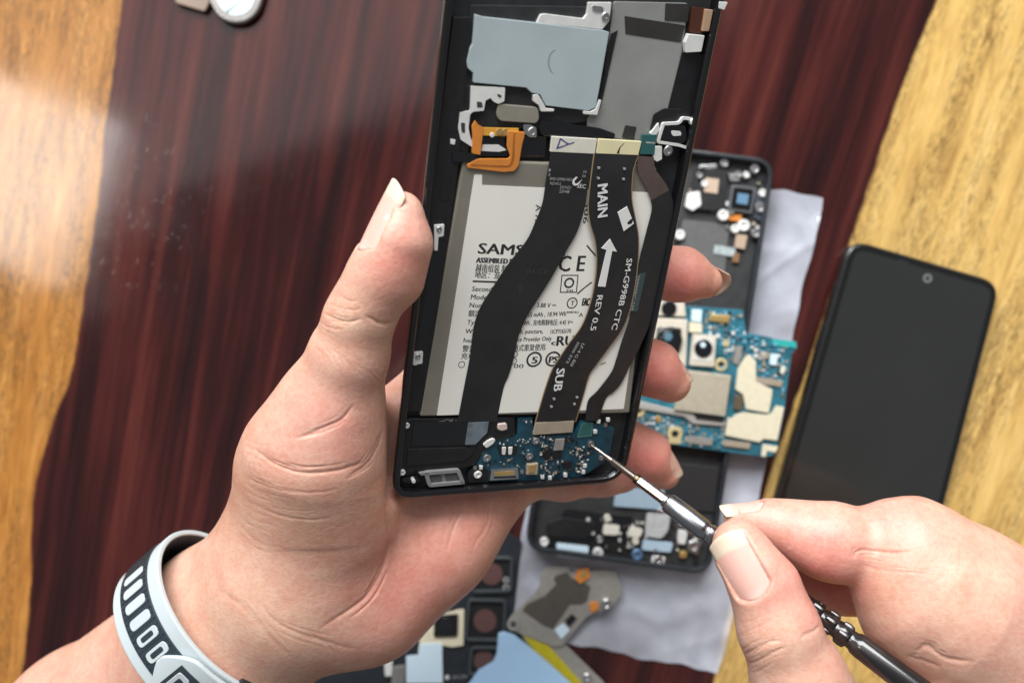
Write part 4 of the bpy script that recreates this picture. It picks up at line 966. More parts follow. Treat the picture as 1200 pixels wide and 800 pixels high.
for x in (590.5, 598): PH.plate('coil', [(x-2, 524), (x+3, 523.5), (x+2, 532.5), (x-2, 533)], -1.75, -1.35, WHT, pc, 0.4, 0.15)
PH.plate('port_connector', [(576, 550), (607, 548.5), (608, 561), (574, 563)], -2.15, -1.2, STEEL, pc, 0.2, 0.15)
PH.plate('port_contacts', [(580, 553), (603, 551.5), (603, 556), (580, 557.5)], -1.25, -1.1, GOLD, pc, 0.1, 0); PH.plate('port_slot', [(579, 558.5), (605, 557.5), (605, 559.5), (579, 560.5)], -1.25, -1.12, CHIPB, pc, 0.1, 0)
PH.plate('gold_connector', [(618, 544), (631, 543), (630, 556), (617, 556)], -2.15, -1.2, TAN, pc, 0.2, 0.15); PH.plate('gold_contact', [(620, 545), (627, 544.5), (626, 554), (619.5, 554)], -1.22, -1.0, GOLD, pc, 0.2, 0.1)
PH.plate('chip', [(651.5, 515), (662, 514), (660, 527), (649, 528)], -2.15, -1.6, CHIP, pc, 0.1, 0.08)
for q in ([(638, 527), (646, 526), (645, 537), (638, 538)], [(647, 530), (659, 529.5), (658, 537), (647, 537.5)], [(661, 541), (671, 540), (669, 549), (660, 550)]): PH.plate('black_chip', q, -2.15, -1.6, CHIPB, pc, 0.1, 0.08)
PH.plate('antenna_pad', [(681, 496), (695, 494.5), (694, 511), (676, 513)], -2.15, -2.0, TEAL, pc, 0.2, 0.05); PH.ring('antenna_trace', [(681.5, 496.5), (694.5, 495), (693.5, 510.5), (677, 512.5)], 0.2, -2.0, -1.96, mat('trace_green', (0.08, 0.20, 0.18), 0.4), pc, 0.2, 0)
for x, y, r in ((628.5, 517, 4.6), (621, 535, 4.8), (571, 537, 5.2), (693, 520.5, 4.4), (705, 537, 3.6)): PH.screw(x, y, r, -2.15, -1.45, pc)
PH.screw(560.5, 556.5, 5.0, -2.1, -1.4, phone, WHT)
for x, y in ((557, 548), (564, 548), (618, 548), (612, 553), (702, 494), (710, 498), (698, 506), (713, 492), (686, 546), (684, 553), (663, 557), (645, 560), (636, 559)): PH.plate('solder_tab', [(x-2, y-2), (x+2, y-2.2), (x+1.6, y+2), (x-2, y+2)], -2.15, -1.55, rnd.choice((WHT, STEEL, WHT)), pc, 0.1, 0.08)
PH.parts_stuff('solder_components', [(634, 512), (668, 510), (690, 530), (684, 553), (632, 558), (632, 540)], 130, -2.12, pc, [WHT, CHIPB, STEEL, TAN, CHIPB], (1.2, 3.0), (0.2, 0.5), 3, [(649, 513, 663, 538)])
PH.parts_stuff('solder_components', [(610, 492), (622, 492), (622, 512), (588, 516), (570, 545), (612, 548), (630, 525), (640, 512)], 60, -2.12, pc, [WHT, INKS, STEEL, CHIPB, TAN], (1.0, 2.2), (0.15, 0.35), 5, [(583, 522, 608, 534)])
PH.parts_stuff('solder_components', [(684, 522), (692, 528), (690, 540), (676, 540)], 16, -2.12, pc, [WHT, STEEL, CHIPB], (1.2, 2.2), (0.15, 0.35), 9)
PH.parts_stuff('rail_marks', [(520, 491), (545, 490), (545, 493), (500, 496)], 14, -1.9, phone, [CHIP, GASKET], (1.2, 2.4), (0.05, 0.1), 11)
# ------------------------------------------------------------------ things lying on the table
TB = Frame(lambda x, y, h: T(x, y, h)[:2], 0.357)
GREYM = mat('brushed_grey', (0.36, 0.35, 0.33), 0.4, metal=0.7, noise=0.1)
BLUEBLK = mat('blue_black_plastic', (0.016, 0.020, 0.025), 0.35, coat=0.3, noise=0.2)
# clear plastic bag, creased
def build_bag():
    m = bpy.data.materials.new('clear_plastic'); m.use_nodes = True; nt = m.node_tree; N = nt.nodes; L = nt.links
    out = N['Material Output']; b = N['Principled BSDF']
    b.inputs['Base Color'].default_value = (0.80, 0.85, 0.96, 1); b.inputs['Roughness'].default_value = 0.10; b.inputs['Coat Weight'].default_value = 0.6
    vb = N.new('ShaderNodeTexNoise'); vb.inputs['Scale'].default_value = 38; vb.inputs['Detail'].default_value = 1.5; vb.inputs['Distortion'].default_value = 0.6; vb.noise_type = 'RIDGED_MULTIFRACTAL'; vb.inputs['Roughness'].default_value = 0.35
    bp = N.new('ShaderNodeBump'); bp.inputs['Strength'].default_value = 1.0; bp.inputs['Distance'].default_value = 0.007
    L.new(vb.outputs['Fac'], bp.inputs['Height']); L.new(bp.outputs[0], b.inputs['Normal']); L.new(bp.outputs[0], b.inputs['Coat Normal'])
    tr = N.new('ShaderNodeBsdfTransparent'); mx = N.new('ShaderNodeMixShader')
    tc = N.new('ShaderNodeTexCoord'); nz = N.new('ShaderNodeTexNoise'); nz.inputs['Scale'].default_value = 28; nz.inputs['Detail'].default_value = 5
    L.new(tc.outputs['Object'], nz.inputs['Vector']); L.new(tc.outputs['Object'], vb.inputs['Vector'])
    fc = N_range(nt, nz.outputs['Fac'], 0.35, 0.7, 0.34, 0.66); L.new(fc, mx.inputs[0])
    L.new(tr.outputs[0], mx.inputs[1]); L.new(b.outputs[0], mx.inputs[2]); L.new(mx.outputs[0], out.inputs[0])
    A, B_, C_, D_ = [Vector(T(x, y, 0)[:2]) for x, y in ((690, 196), (964, 231), (842, 787), (592, 737))]
    nu, nv = 90, 150; rr = random.Random(5); v = []; f = []
    fold = [(rr.uniform(-0.2, 1.2), rr.uniform(-0.2, 1.2), rr.uniform(0, math.pi), rr.uniform(0.015, 0.05), rr.uniform(0.3, 1.0)) for _ in range(60)]
    for j in range(nv+1):
        for i in range(nu+1):
            s, t = i/nu, j/nv
            p = (A*(1-s)+B_*s)*(1-t)+(D_*(1-s)+C_*s)*t
            z = 0
            for fx, fy, an, wd, am in fold:
                d = (s-fx)*math.cos(an)+(t-fy)*1.9*math.sin(an); q = -(s-fx)*math.sin(an)+(t-fy)*1.9*math.cos(an)
                z += am*math.exp(-abs(d)/(wd*0.9))*math.exp(-(q/0.40)**2)
            edge = min(s, 1-s, t, 1-t)
            wob = Vector((math.sin(t*23)*0.5+math.sin(t*61)*0.25, math.sin(s*17)*0.6+math.sin(s*47)*0.3))*max(0, 1-edge*9)
            v.append((p.x+wob.x, p.y+wob.y, 0.5+0.75*z+(0.7*max(0, math.sin(t*38+s*5))*max(0, 1-edge*14))))
    for j in range(nv):
        for i in range(nu):
            a = j*(nu+1)+i; f.append((a, a+nu+1, a+nu+2, a+1))
    o = mesh_obj('plastic_bag', v, f, m, None, True)
    tag(o, 'crumpled clear plastic bag lying flat under the phone chassis', 'plastic bag')
build_bag()

# --- phone chassis on the bag
ch = empty('phone_chassis', 'stripped black phone chassis lying on the plastic bag behind the held phone', 'phone frame', (0, 0, 0))
cp = [(688, 160), (909, 187), (833, 674), (614, 644)]
o2 = rounded(TB.poly(cp, 9), 9.0, 8)
ring_prism('rim', o2, scale_loop(o2, 2.0), 2.6, 9.4, BLUEBLK, ch, 0.7, 3)
prism('floor', scale_loop(o2, 1.6), 2.8, 4.6, TRAY, ch)
P_ = lambda n, pts, a, b, m, r=0.3, bv=0.15: TB.plate(n, pts, a, b, m, ch, r, bv)
P_('graphite_sheet', [(800, 257), (855, 263), (848, 335), (792, 330)], 4.6, 5.4, mat('grey_graphite', (0.10, 0.10, 0.10), 0.5, noise=0.1), 1.5)
P_('sensor_module', [(815, 196), (853, 200), (848, 248), (808, 244)], 4.6, 7.0, BLK, 0.6); P_('sensor_window', [(827, 208), (843, 210), (841, 227), (825, 225)], 7.0, 7.3, mat('tan_window', (0.50, 0.38, 0.28), 0.4), 0.3)
P_('front_camera', [(858, 216), (886, 220), (881, 250), (853, 246)], 4.6, 8.0, mat('grey_frame', (0.10, 0.105, 0.11), 0.4), 0.5); P_('camera_face', [(860, 219), (883, 222), (879, 247), (856, 244)], 8.0, 8.2, BLKG, 0.4); P_('camera_glass', [(865, 226), (878, 228), (876, 240), (863, 238)], 8.2, 8.4, mat('blue_sensor', (0.12, 0.24, 0.36), 0.15, coat=1), 0.3)
P_('white_foil', [(806, 226), (820, 224), (822, 240), (812, 247), (803, 242)], 4.6, 7.2, WHT, 0.6); P_('nickel_strip', [(820, 194), (840, 192), (841, 196), (824, 200), (822, 215), (818, 215)], 4.6, 7.0, STEEL, 0.3)
P_('grey_label', [(838, 287), (863, 291), (860, 301), (836, 297)], 5.4, 5.8, mat('pale_label', (0.36, 0.42, 0.42), 0.5, noise=0.3, nscale=500), 0.2)
P_('tan_chip', [(863, 274), (876, 276), (873, 292), (861, 290)], 4.6, 6.8, mat('tan_chip', (0.44, 0.33, 0.24), 0.4), 0.3); P_('tan_chip', [(860, 296), (867, 297), (866, 308), (858, 307)], 4.6, 6.2, mat('brown_chip', (0.22, 0.12, 0.06), 0.4), 0.3)
P_('gold_strip', [(852, 250), (870, 252), (868, 260), (850, 257)], 4.6, 6.6, COPPER, 0.3); P_('grey_bracket', [(854, 203), (868, 205), (866, 213), (856, 212)], 4.6, 7.2, STEEL, 0.5); P_('silver_bracket', [(885, 222), (900, 230), (895, 262), (884, 255)], 4.6, 6.2, mat('dull_blue_metal', (0.10, 0.12, 0.15), 0.35, metal=0.6), 0.6)
for x, y, r in ((849, 191, 5), (885, 198, 5.5), (848, 252, 6.5), (857, 247, 4), (872, 264, 7), (862, 268, 5), (886, 273, 5.5), (891, 243, 6), (894, 226, 4.5), (797, 275, 6), (826, 215, 4), (820, 205, 4), (866, 204, 4), (875, 205, 3.5)): TB.screw(x, y, r, 4.6, 7.8, ch, rnd.choice((STEEL, WHT)))
P_('black_well', [(662, 596), (742, 604), (735, 650), (640, 640)], 4.6, 4.9, BLKG, 1.5); P_('black_ridge', [(640, 612), (660, 606), (700, 612), (690, 630), (640, 628)], 4.6, 7.0, BLK, 2.0)
P_('blue_grey_plate', [(722, 571), (779, 574), (776, 597), (719, 593)], 4.6, 6.0, mat('blue_grey_plate', (0.30, 0.40, 0.48), 0.4, noise=0.05), 0.6)
P_('clear_block', [(758, 601), (786, 603), (783, 622), (775, 631), (756, 628)], 4.6, 7.0, mat('cloudy_plastic', (0.46, 0.47, 0.47), 0.25, coat=0.5, noise=0.1), 1.5)
P_('pale_label', [(652, 636), (690, 640), (689, 655), (653, 652)], 4.6, 6.2, ICE, 0.8); P_('pale_label', [(754, 632), (789, 636), (786, 647), (752, 644)], 4.6, 6.2, mat('blue_grey_label', (0.40, 0.52, 0.62), 0.35), 0.8)
P_('black_opening', [(710, 636), (740, 639), (737, 656), (708, 653)], 4.9, 5.0, mat('deep_black', (0.003, 0.003, 0.003), 0.6), 0.4); P_('white_tab', [(765, 651), (780, 653), (778, 660), (763, 658)], 4.6, 6.4, WHT, 0.5)
for q, m_ in (([(708, 614), (727, 616), (724, 627), (706, 626)], OFFW), ([(738, 617), (754, 620), (750, 630), (736, 628)], OFFW), ([(795, 620), (806, 622), (803, 638), (794, 636)], WHT), ([(810, 632), (822, 636), (818, 650), (806, 646)], STEEL), ([(797, 645), (806, 646), (804, 654), (796, 653)], GOLD), ([(770, 596), (784, 598), (783, 603), (769, 601)], STEEL)): P_('small_bracket', q, 4.6, 6.8, m_, 1.2)
for x, y, r, m_ in ((638, 635, 5, WHT), (701, 648, 6, WHT), (747, 650, 6.5, mat('blue_screw', (0.16, 0.28, 0.45), 0.3, metal=0.6)), (772, 656, 5, STEEL), (813, 640, 7, STEEL), (703, 632, 4, STEEL), (745, 634, 4, OFFW), (712, 607, 4, OFFW), (800, 612, 4, OFFW)): TB.screw(x, y, r, 4.6, 7.4, ch, m_)
P_('dark_panel', [(770, 540), (842, 548), (838, 600), (780, 596)], 4.6, 5.6, mat('charcoal_panel', (0.025, 0.026, 0.028), 0.35), 0.6)
TB.parts_stuff('solder_components', [(690, 604), (826, 620), (820, 655), (690, 640)], 60, 4.7, ch, [WHT, STEEL, CHIPB, OFFW], (2, 5), (0.6, 1.8), 21)
TB.parts_stuff('solder_components', [(800, 200), (900, 205), (888, 300), (850, 300), (846, 250), (800, 248)], 40, 4.7, ch, [WHT, STEEL, CHIPB, TAN], (2, 5), (0.6, 2.0), 22)

# --- main circuit board with its cameras, resting on the chassis
mb = empty('circuit_board', 'teal main circuit board with camera modules and cream shields, lying on the chassis', 'circuit board')
Q_ = lambda n, pts, a, b, m, r=0.3, bv=0.15, par=None: TB.plate(n, pts, a, b, m, par or mb, r, bv)
Q_('board', [(760, 358), (817, 359), (871, 363), (874, 390), (898, 394), (910, 397), (933, 400), (934, 408), (928, 414), (922, 456), (920, 475), (916, 498), (911, 522), (907, 533), (896, 535), (784, 520), (700, 508), (706, 470)], 9.6, 10.8, PCBL, 0.5, 0.1)
Q_('cream_shield', [(874, 418), (879, 416), (886, 423), (886, 447), (905, 456), (905, 462), (901, 484), (874, 479), (871, 462), (862, 456), (865, 432)], 10.8, 12.3, CREAM, 0.35, 0.15)
Q_('cream_shield', [(853, 489), (858, 490), (862, 486), (871, 483), (898, 486), (904, 485), (910, 475), (919, 477), (911, 516), (895, 514), (890, 518), (880, 516), (850, 510)], 10.8, 12.3, CREAM, 0.35, 0.15)
Q_('silver_shield', [(800, 433), (857, 440), (850, 488), (790, 480)], 10.8, 13.6, mat('warm_silver', (0.52, 0.47, 0.36), 0.35, metal=0.3, noise=0.08), 0.5, 0.3)
Q_('steel_rim', [(735, 466), (795, 481), (812, 484), (816, 490), (850, 493), (850, 499), (812, 496), (802, 488), (735, 476)], 10.8, 12.2, mat('pale_steel', (0.55, 0.54, 0.50), 0.35, metal=0.5), 0.4, 0.2)
Q_('dark_slot', [(814, 485), (849, 489), (848, 495), (816, 491)], 10.8, 12.5, CHIPB, 0.2, 0.1)
cm = Q_('camera_module', [(762, 372), (806, 374), (804, 429), (800, 432), (748, 426)], 10.8, 14.0, mat('ivory_frame', (0.60, 0.55, 0.45), 0.4, noise=0.05), 0.8, 0.4)
TB.disc('lens_barrel', 784, 398, 15.5, 14.0, 16.0, BLKG, cm, 28, 0.4); TB.disc('lens', 785, 397, 10.5, 16.0, 16.3, LENS, cm, 24, 0.2); TB.disc('lens_tint', 783, 394, 5.0, 16.3, 16.4, mat('blue_coating', (0.10, 0.20, 0.26), 0.1, coat=1), cm, 18, 0)
Q_('camera_collar', [(770, 383), (799, 384), (797, 413), (786, 418), (768, 414)], 14.0, 14.6, BLK, 1.5, 0.2, cm)
cm = Q_('camera_module', [(812, 391), (840, 393), (837, 430), (808, 428)], 10.8, 13.4, mat('ivory_frame', (0.60, 0.55, 0.45), 0.4), 0.6, 0.35)
Q_('camera_face', [(815, 395), (837, 397), (834, 424), (812, 422)], 13.4, 13.7, mat('pearl_face', (0.66, 0.65, 0.60), 0.4), 0.5, 0.1, cm)
TB.disc('lens_barrel', 824.5, 408, 10.5, 13.7, 14.4, BLKG, cm, 24, 0.3); TB.disc('lens', 824.5, 408, 7.2, 14.4, 14.6, LENS, cm, 20, 0.1); TB.disc('lens_tint', 824, 404, 3.0, 14.6, 14.7, ICE, cm, 14, 0)
cm = Q_('camera_module', [(772, 352), (802, 354), (804, 371), (766, 369)], 10.8, 14.0, mat('ivory_frame', (0.60, 0.55, 0.45), 0.4), 0.5, 0.3)
TB.disc('lens_barrel', 784, 361, 9, 14.0, 14.8, BLKG, cm, 20, 0.3)
Q_('white_block', [(811, 362), (823, 363), (822, 378), (810, 376)], 10.8, 12.6, ICE, 0.6, 0.2); Q_('cream_block', [(808, 377), (823, 379), (823, 390), (807, 389)], 10.8, 12.4, CREAM, 0.4, 0.2)
Q_('gold_connector', [(833, 368), (856, 370), (854, 378), (832, 376)], 10.8, 12.0, GOLD, 0.2, 0.15); Q_('tan_connector', [(885, 441), (918, 446), (916, 453), (884, 449)], 10.8, 12.0, TAN, 0.2, 0.15); Q_('grey_chip', [(862, 405), (870, 406), (867, 427), (860, 426)], 10.8, 11.8, CHIP, 0.2, 0.1)
Q_('tan_connector', [(848, 515), (880, 519), (878, 526), (847, 522)], 10.8, 12.0, TAN, 0.2, 0.15); Q_('grey_connector', [(808, 510), (836, 514), (834, 522), (806, 519)], 10.8, 11.8, CHIP, 0.2, 0.15); Q_('small_component', [(861, 462), (872, 464), (869, 481), (859, 479)], 10.8, 12.1, mat('bronze_can', (0.25, 0.2, 0.13), 0.3, metal=0.7), 0.3, 0.15)
for x, y, rx in ((845, 427, 7.5), (791, 508, 8.5), (748, 480, 8)):
    g_ = TB.disc('screw_eyelet', x, y, rx, 10.8, 11.3, mat('gilt_pad', (0.72, 0.60, 0.32), 0.35, metal=0.3), mb, 22, 0.1); TB.disc('eyelet_hole', x, y, rx*0.5, 11.3, 11.36, mat('deep_black', (0.003, 0.003, 0.003), 0.6), g_, 16, 0)
Q_('gilt_pad', [(783, 500), (799, 500), (798, 520), (782, 519)], 10.8, 11.1, mat('gilt_pad', (0.72, 0.60, 0.32), 0.35, metal=0.3), 0.8, 0.05); Q_('gilt_corner', [(894, 520), (912, 523), (909, 530), (899, 528), (897, 535), (892, 534)], 10.8, 11.2, CREAM, 0.2, 0.1); Q_('teal_tip', [(905, 397), (933, 400), (934, 408), (906, 405)], 10.8, 11.5, mat('bright_teal', (0.03, 0.38, 0.36), 0.3, coat=0.5), 0.3, 0.15)
Q_('white_chip', [(903, 414), (912, 415), (910, 428), (902, 427)], 10.8, 11.8, ICE, 0.3, 0.1); Q_('tan_chip', [(891, 411), (902, 413), (900, 420), (889, 419)], 10.8, 11.6, TAN, 0.2, 0.1); Q_('tan_chip', [(916, 428), (921, 429), (919, 438), (914, 437)], 10.8, 11.6, OFFW, 0.2, 0.1); TB.disc('solder_pad', 851, 402, 4, 10.8, 11.2, mat('gilt_pad', (0.72, 0.60, 0.32), 0.35, metal=0.3), mb); TB.disc('solder_pad', 772, 491, 4, 10.8, 11.2, GOLD, mb)
TB.parts_stuff('solder_components', [(826, 362), (870, 366), (872, 392), (926, 404), (916, 470), (906, 455), (888, 446), (886, 420), (874, 414), (862, 430), (842, 432), (842, 392), (826, 390)], 170, 10.8, mb, [WHT, TAN, STEEL, CHIPB, mat('sky_component', (0.2, 0.45, 0.6), 0.4)], (1.5, 4.2), (0.3, 0.9), 31)
TB.parts_stuff('solder_components', [(740, 482), (800, 494), (850, 502), (846, 528), (740, 508)], 90, 10.8, mb, [WHT, TAN, STEEL, CHIPB], (1.5, 4.0), (0.3, 0.8), 32)

# --- antenna bracket with its ribbon
ab = empty('metal_bracket', 'grey metal bracket with dark sticker and a yellow striped arm, on the bag', 'bracket')
R_ = lambda n, pts, a, b, m, r=0.3, bv=0.15: TB.plate(n, pts, a, b, m, ab, r, bv)
R_('base_plate', [(643, 664), (667, 664), (668, 670), (680, 672), (700, 668), (722, 669), (730, 693), (720, 708), (713, 715), (698, 718), (688, 722), (659, 756), (648, 757), (597, 737), (596, 726), (600, 720), (632, 689), (634, 672)], 2.6, 3.6, mat('warm_nickel', (0.36, 0.345, 0.31), 0.42, metal=0.4, noise=0.08), 0.15, 0.12)
R_('dark_sticker', [(651, 674), (665, 670), (670, 677), (688, 684), (692, 688), (688, 704), (682, 708), (668, 708), (648, 737), (636, 732), (612, 715), (618, 707), (640, 697)], 3.6, 3.75, mat('taupe_sticker', (0.075, 0.068, 0.058), 0.45, noise=0.1), 0.3, 0)
R_('light_patch', [(628, 690), (646, 674), (652, 684), (636, 700)], 3.75, 3.95, mat('warm_nickel', (0.36, 0.345, 0.31), 0.42), 0.3, 0.05)
R_('orange_contact', [(676, 668), (690, 665), (692, 676), (680, 684), (674, 678)], 3.6, 4.4, COPPER, 0.5); R_('gold_pad', [(681, 669), (688, 668), (688, 675), (681, 677)], 4.4, 4.6, GOLD, 0.2, 0.05); R_('orange_contact', [(690, 706), (700, 704), (702, 713), (693, 718)], 3.6, 4.4, COPPER, 0.5)
TB.screw(711, 708, 6.5, 3.6, 6.0, ab, STEEL); TB.disc('lug', 602, 731, 8, 3.6, 4.2, mat('warm_nickel', (0.36, 0.345, 0.31), 0.42), ab); TB.disc('lug_hole', 601.5, 731, 3.6, 4.2, 4.25, STEELD, ab, 16, 0)
R_('blue_pad', [(650, 738), (660, 730), (668, 738), (658, 749)], 3.6, 4.2, ICE, 0.4); R_('black_chip', [(662, 727), (670, 719), (676, 724), (667, 734)], 3.6, 4.3, CHIPB, 0.3)
R_('arm', [(606, 737), (630, 733), (660, 752), (706, 797), (730, 830), (690, 845), (640, 790)], 1.8, 2.7, mat('warm_nickel', (0.36, 0.345, 0.31), 0.42), 0.6, 0.2)
R_('yellow_stripe', [(609, 738), (616, 733), (624, 736), (650, 764), (682, 800), (700, 826), (684, 832), (640, 783)], 2.7, 3.1, mat('mustard_strip', (0.48, 0.40, 0.012), 0.45, noise=0.08), 0.8, 0.15)
TB.screw(688, 794, 5, 2.7, 3.6, ab, STEEL)
bf = TB.plate('blue_battery', [(584, 743), (590, 741), (603, 745), (640, 775), (668, 800), (700, 850), (560, 900), (500, 850), (550, 801), (560, 787), (578, 776), (582, 766)], 4.6, 7.2, PALEBLUE, None, 0.25, 0.3)
tag(bf, 'pale blue flat battery with clipped corner at the bottom beside the yellow stripe', 'battery')

# --- black camera cover with its lens openings
cc = empty('camera_cover', 'black phone back cover with square camera openings, half hidden under the left hand', 'phone cover')
S_ = lambda n, pts, a, b, m, r=0.3, bv=0.15: TB.plate(n, pts, a, b, m, cc, r, bv)
S_('cover_plate', [(560, 600), (612, 634), (604, 700), (600, 740), (592, 790), (580, 850), (380, 850), (360, 780), (470, 640)], 0.4, 2.2, BLUEBLK, 1.5, 0.3)
REDD = mat('painted_wood_view', (0.11, 0.055, 0.05), 0.3)  # solid red-brown discs, painted as the wood seen through the openings
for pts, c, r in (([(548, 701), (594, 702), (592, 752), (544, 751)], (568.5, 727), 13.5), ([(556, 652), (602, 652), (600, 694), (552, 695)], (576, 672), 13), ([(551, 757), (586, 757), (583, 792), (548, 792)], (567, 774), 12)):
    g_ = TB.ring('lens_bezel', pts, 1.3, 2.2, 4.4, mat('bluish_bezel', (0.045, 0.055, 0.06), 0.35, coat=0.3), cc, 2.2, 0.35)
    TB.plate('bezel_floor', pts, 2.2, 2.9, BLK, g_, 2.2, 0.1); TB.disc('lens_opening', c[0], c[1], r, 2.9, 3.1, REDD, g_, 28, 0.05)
TB.screw(593, 679, 4, 2.2, 2.9, cc, WHT); TB.screw(593, 688, 4.2, 2.2, 2.9, cc, WHT)
S_('cream_frame', [(510, 722), (538, 714), (544, 714), (543, 756), (530, 758), (519, 756), (518, 765), (490, 765), (492, 748)], 2.2, 3.4, CREAM, 0.4, 0.2); g_ = S_('camera_window', [(509, 721), (537, 719), (536, 745), (508, 746)], 3.4, 4.4, BLKG, 1.0, 0.2); TB.disc('lens', 522, 732, 9, 4.4, 4.8, LENS, cc, 22, 0.2)
S_('ice_label', [(492, 754), (518, 753), (519, 800), (476, 800), (476, 768), (490, 767)], 3.4, 3.9, ICE, 0.3, 0.1); S_('white_clip', [(450, 774), (460, 774), (459, 792), (451, 792)], 2.2, 4.0, WHT, 0.5, 0.2); S_('grey_block', [(460, 781), (475, 779), (474, 802), (458, 802)], 2.2, 3.6, GREYM, 0.4, 0.2)
TB.disc('white_dot', 524, 793, 2.6, 2.2, 2.3, INKW, cc, 14, 0); TB.text('lettering', 'SM-G99', [(530, 795), (547, 794)], 4, 2.26, INKS, cc)

# --- phone with dark screen lying on the ochre border
tp = empty('smartphone', 'black smartphone with blank dark screen lying on the ochre wood', 'phone')
q = [(997, 279), (1175, 331), (1079, 706), (890, 652)]
o3 = rounded(TB.poly(q, 8), [9, 8.5, 9, 9], 8)
if area2(o3) < 0: o3 = o3[::-1]
prism('body', o3, 0.6, 7.4, mat('phone_body', (0.012, 0.012, 0.013), 0.22, coat=0.6), tp, 1.6, 4)
prism('screen_glass', scale_loop(o3, 0.9), 7.35, 8.0, mat('dark_glass', (0.019, 0.020, 0.019), 0.18, coat=0.5, coat_rough=0.06, noise=0.08, nscale=25), tp, 0.35, 3)
ring_prism('screen_border', scale_loop(o3, 1.2), scale_loop(o3, 3.4), 7.98, 8.03, mat('screen_black', (0.006, 0.006, 0.006), 0.12, coat=0.6), tp)
TB.disc('camera_hole', 1087, 326, 5.2, 8.0, 8.06, mat('hole_grey', (0.16, 0.16, 0.165), 0.25), tp, 20, 0); TB.disc('camera_lens', 1087, 326, 2.6, 8.06, 8.09, LENS, tp, 14, 0)
TB.plate('speaker_slot', [(1052, 303), (1066, 307), (1065.5, 309), (1051.5, 305)], 8.0, 8.05, BLK, tp, 0.3, 0)
for a, b in (((982, 330), (977, 346)), ((968, 378), (958, 410))): TB.plate('side_button', [(a[0]-3, a[1]), (a[0]+1, a[1]), (b[0]+1, b[1]), (b[0]-3, b[1])], 3.4, 5.4, BLKG, tp, 0.3, 0.3)

# --- rounded steel tool at the far edge
mt = empty('steel_tool', 'rounded steel tool end with pale inner face at the far edge of the dark wood', 'tool')
tl = rounded(TB.poly([(225, -190), (330, -190), (312, -12), (303, 16), (287, 28), (268, 28), (253, 18), (240, -6)], 4), 6, 6)
prism('blade', tl, 1.2, 4.0, mat('grey_tool_steel', (0.22, 0.21, 0.20), 0.3, metal=0.8, noise=0.1), mt, 1.2, 4)
prism('pale_face', scale_loop(tl, 3.4), 3.9, 4.3, mat('pale_face', (0.66, 0.80, 0.84), 0.35, coat=0.2, noise=0.05, nscale=60), mt, 0.2)
TB.plate('wooden_grip', [(206, 4), (240, 14), (246, 2), (235, -90), (170, -90)], 0.8, 3.2, mat('grip_brown', (0.22, 0.15, 0.11), 0.4, noise=0.15, nscale=60), mt, 1.0, 0.5)
# ------------------------------------------------------------------ screwdriver
def build_screwdriver():
    tip = Pw(694, 522, -1.5); end = W(1110, 833, 252)
    ax = (end-tip).normalized(); L = (end-tip).length
    def along(px):                    # distance from the tip at which the axis passes a pixel column
        lo_, hi_ = 0.0, L*1.3
        for _ in range(40):
            m_ = (lo_+hi_)/2; p = tip+ax*m_; x = CX+p.x*F/(H-p.z)
            if x < px: lo_ = m_
            else: hi_ = m_
        return lo_
    r = empty('screwdriver', 'slim precision screwdriver with steel bit and black handle, held over the circuit board', 'screwdriver', tip)
    base = (0, 0, 0); D = along
    BITM = mat('brushed_bit_steel', (0.26, 0.23, 0.205), 0.26, metal=1.0, noise=0.12)
    CHROME = mat('gunmetal', (0.34, 0.355, 0.38), 0.27, metal=1.0, noise=0.08)
    HAND = mat('black_handle', (0.010, 0.009, 0.009), 0.25, coat=0.5)
    BAND = mat('bronze_band', (0.12, 0.085, 0.05), 0.3, metal=1.0)
    lathe('bit_tip', [(0, 0.3), (1.0, 0.45), (2.0, 0.55), (D(710), 0.6), (D(713), 0.8), (D(717), 0.85)], base, ax, BITM, r)
    lathe('bit_shaft', [(D(717), 0.85), (D(718), 1.05), (D(743), 1.1), (D(745), 1.35)], base, ax, BITM, r)
    lathe('bit_band', [(D(745), 1.55), (D(748), 1.55)], base, ax, BAND, r)
    lathe('bit_body', [(D(748), 1.4), (D(749), 1.6), (D(780), 1.65), (D(782), 1.4)], base, ax, BITM, r, 6, False)
    lathe('chuck', [(D(781), 2.0), (D(782.5), 2.75), (D(785), 3.0), (D(824), 3.1), (D(826), 2.9), (D(827), 2.7), (D(830), 2.7), (D(831), 3.0), (D(836), 3.0), (D(838), 2.6)], base, ax, CHROME, r)
    lathe('bit_socket', [(D(778), 1.5), (D(779), 2.0), (D(784), 2.1)], base, ax, CHROME, r)
    lathe('neck', [(D(835), 2.6), (D(845), 2.6), (D(852), 3.0), (D(950), 3.0)], base, ax, HAND, r)
    prof = [(D(946), 2.8)]
    for k in range(3):
        a = 948+k*17; prof += [(D(a), 2.6), (D(a+3), 3.0), (D(a+11), 3.0), (D(a+14), 2.5)]
    prof += [(D(1000), 2.6), (D(1003), 3.1), (D(1009), 3.3), (D(1110), 3.7), (D(1118), 3.2), (D(1120), 1.8)]
    lathe('handle', prof, base, ax, HAND, r)
    for k in range(3):                # raised lugs round the grip
        d0 = D(955+k*17)
        u = ax.orthogonal().normalized(); w2 = ax.cross(u)
        for i in range(5):
            a = 2*math.pi*(i+0.3*k)/5; c = ax*d0+(u*math.cos(a)+w2*math.sin(a))*2.55
            lathe('grip_lug', [(-1.7, 0.3), (-1.3, 0.85), (0, 1.05), (1.3, 0.85), (1.7, 0.3)], c, ax, HAND, r, 10)
    return r
build_screwdriver()

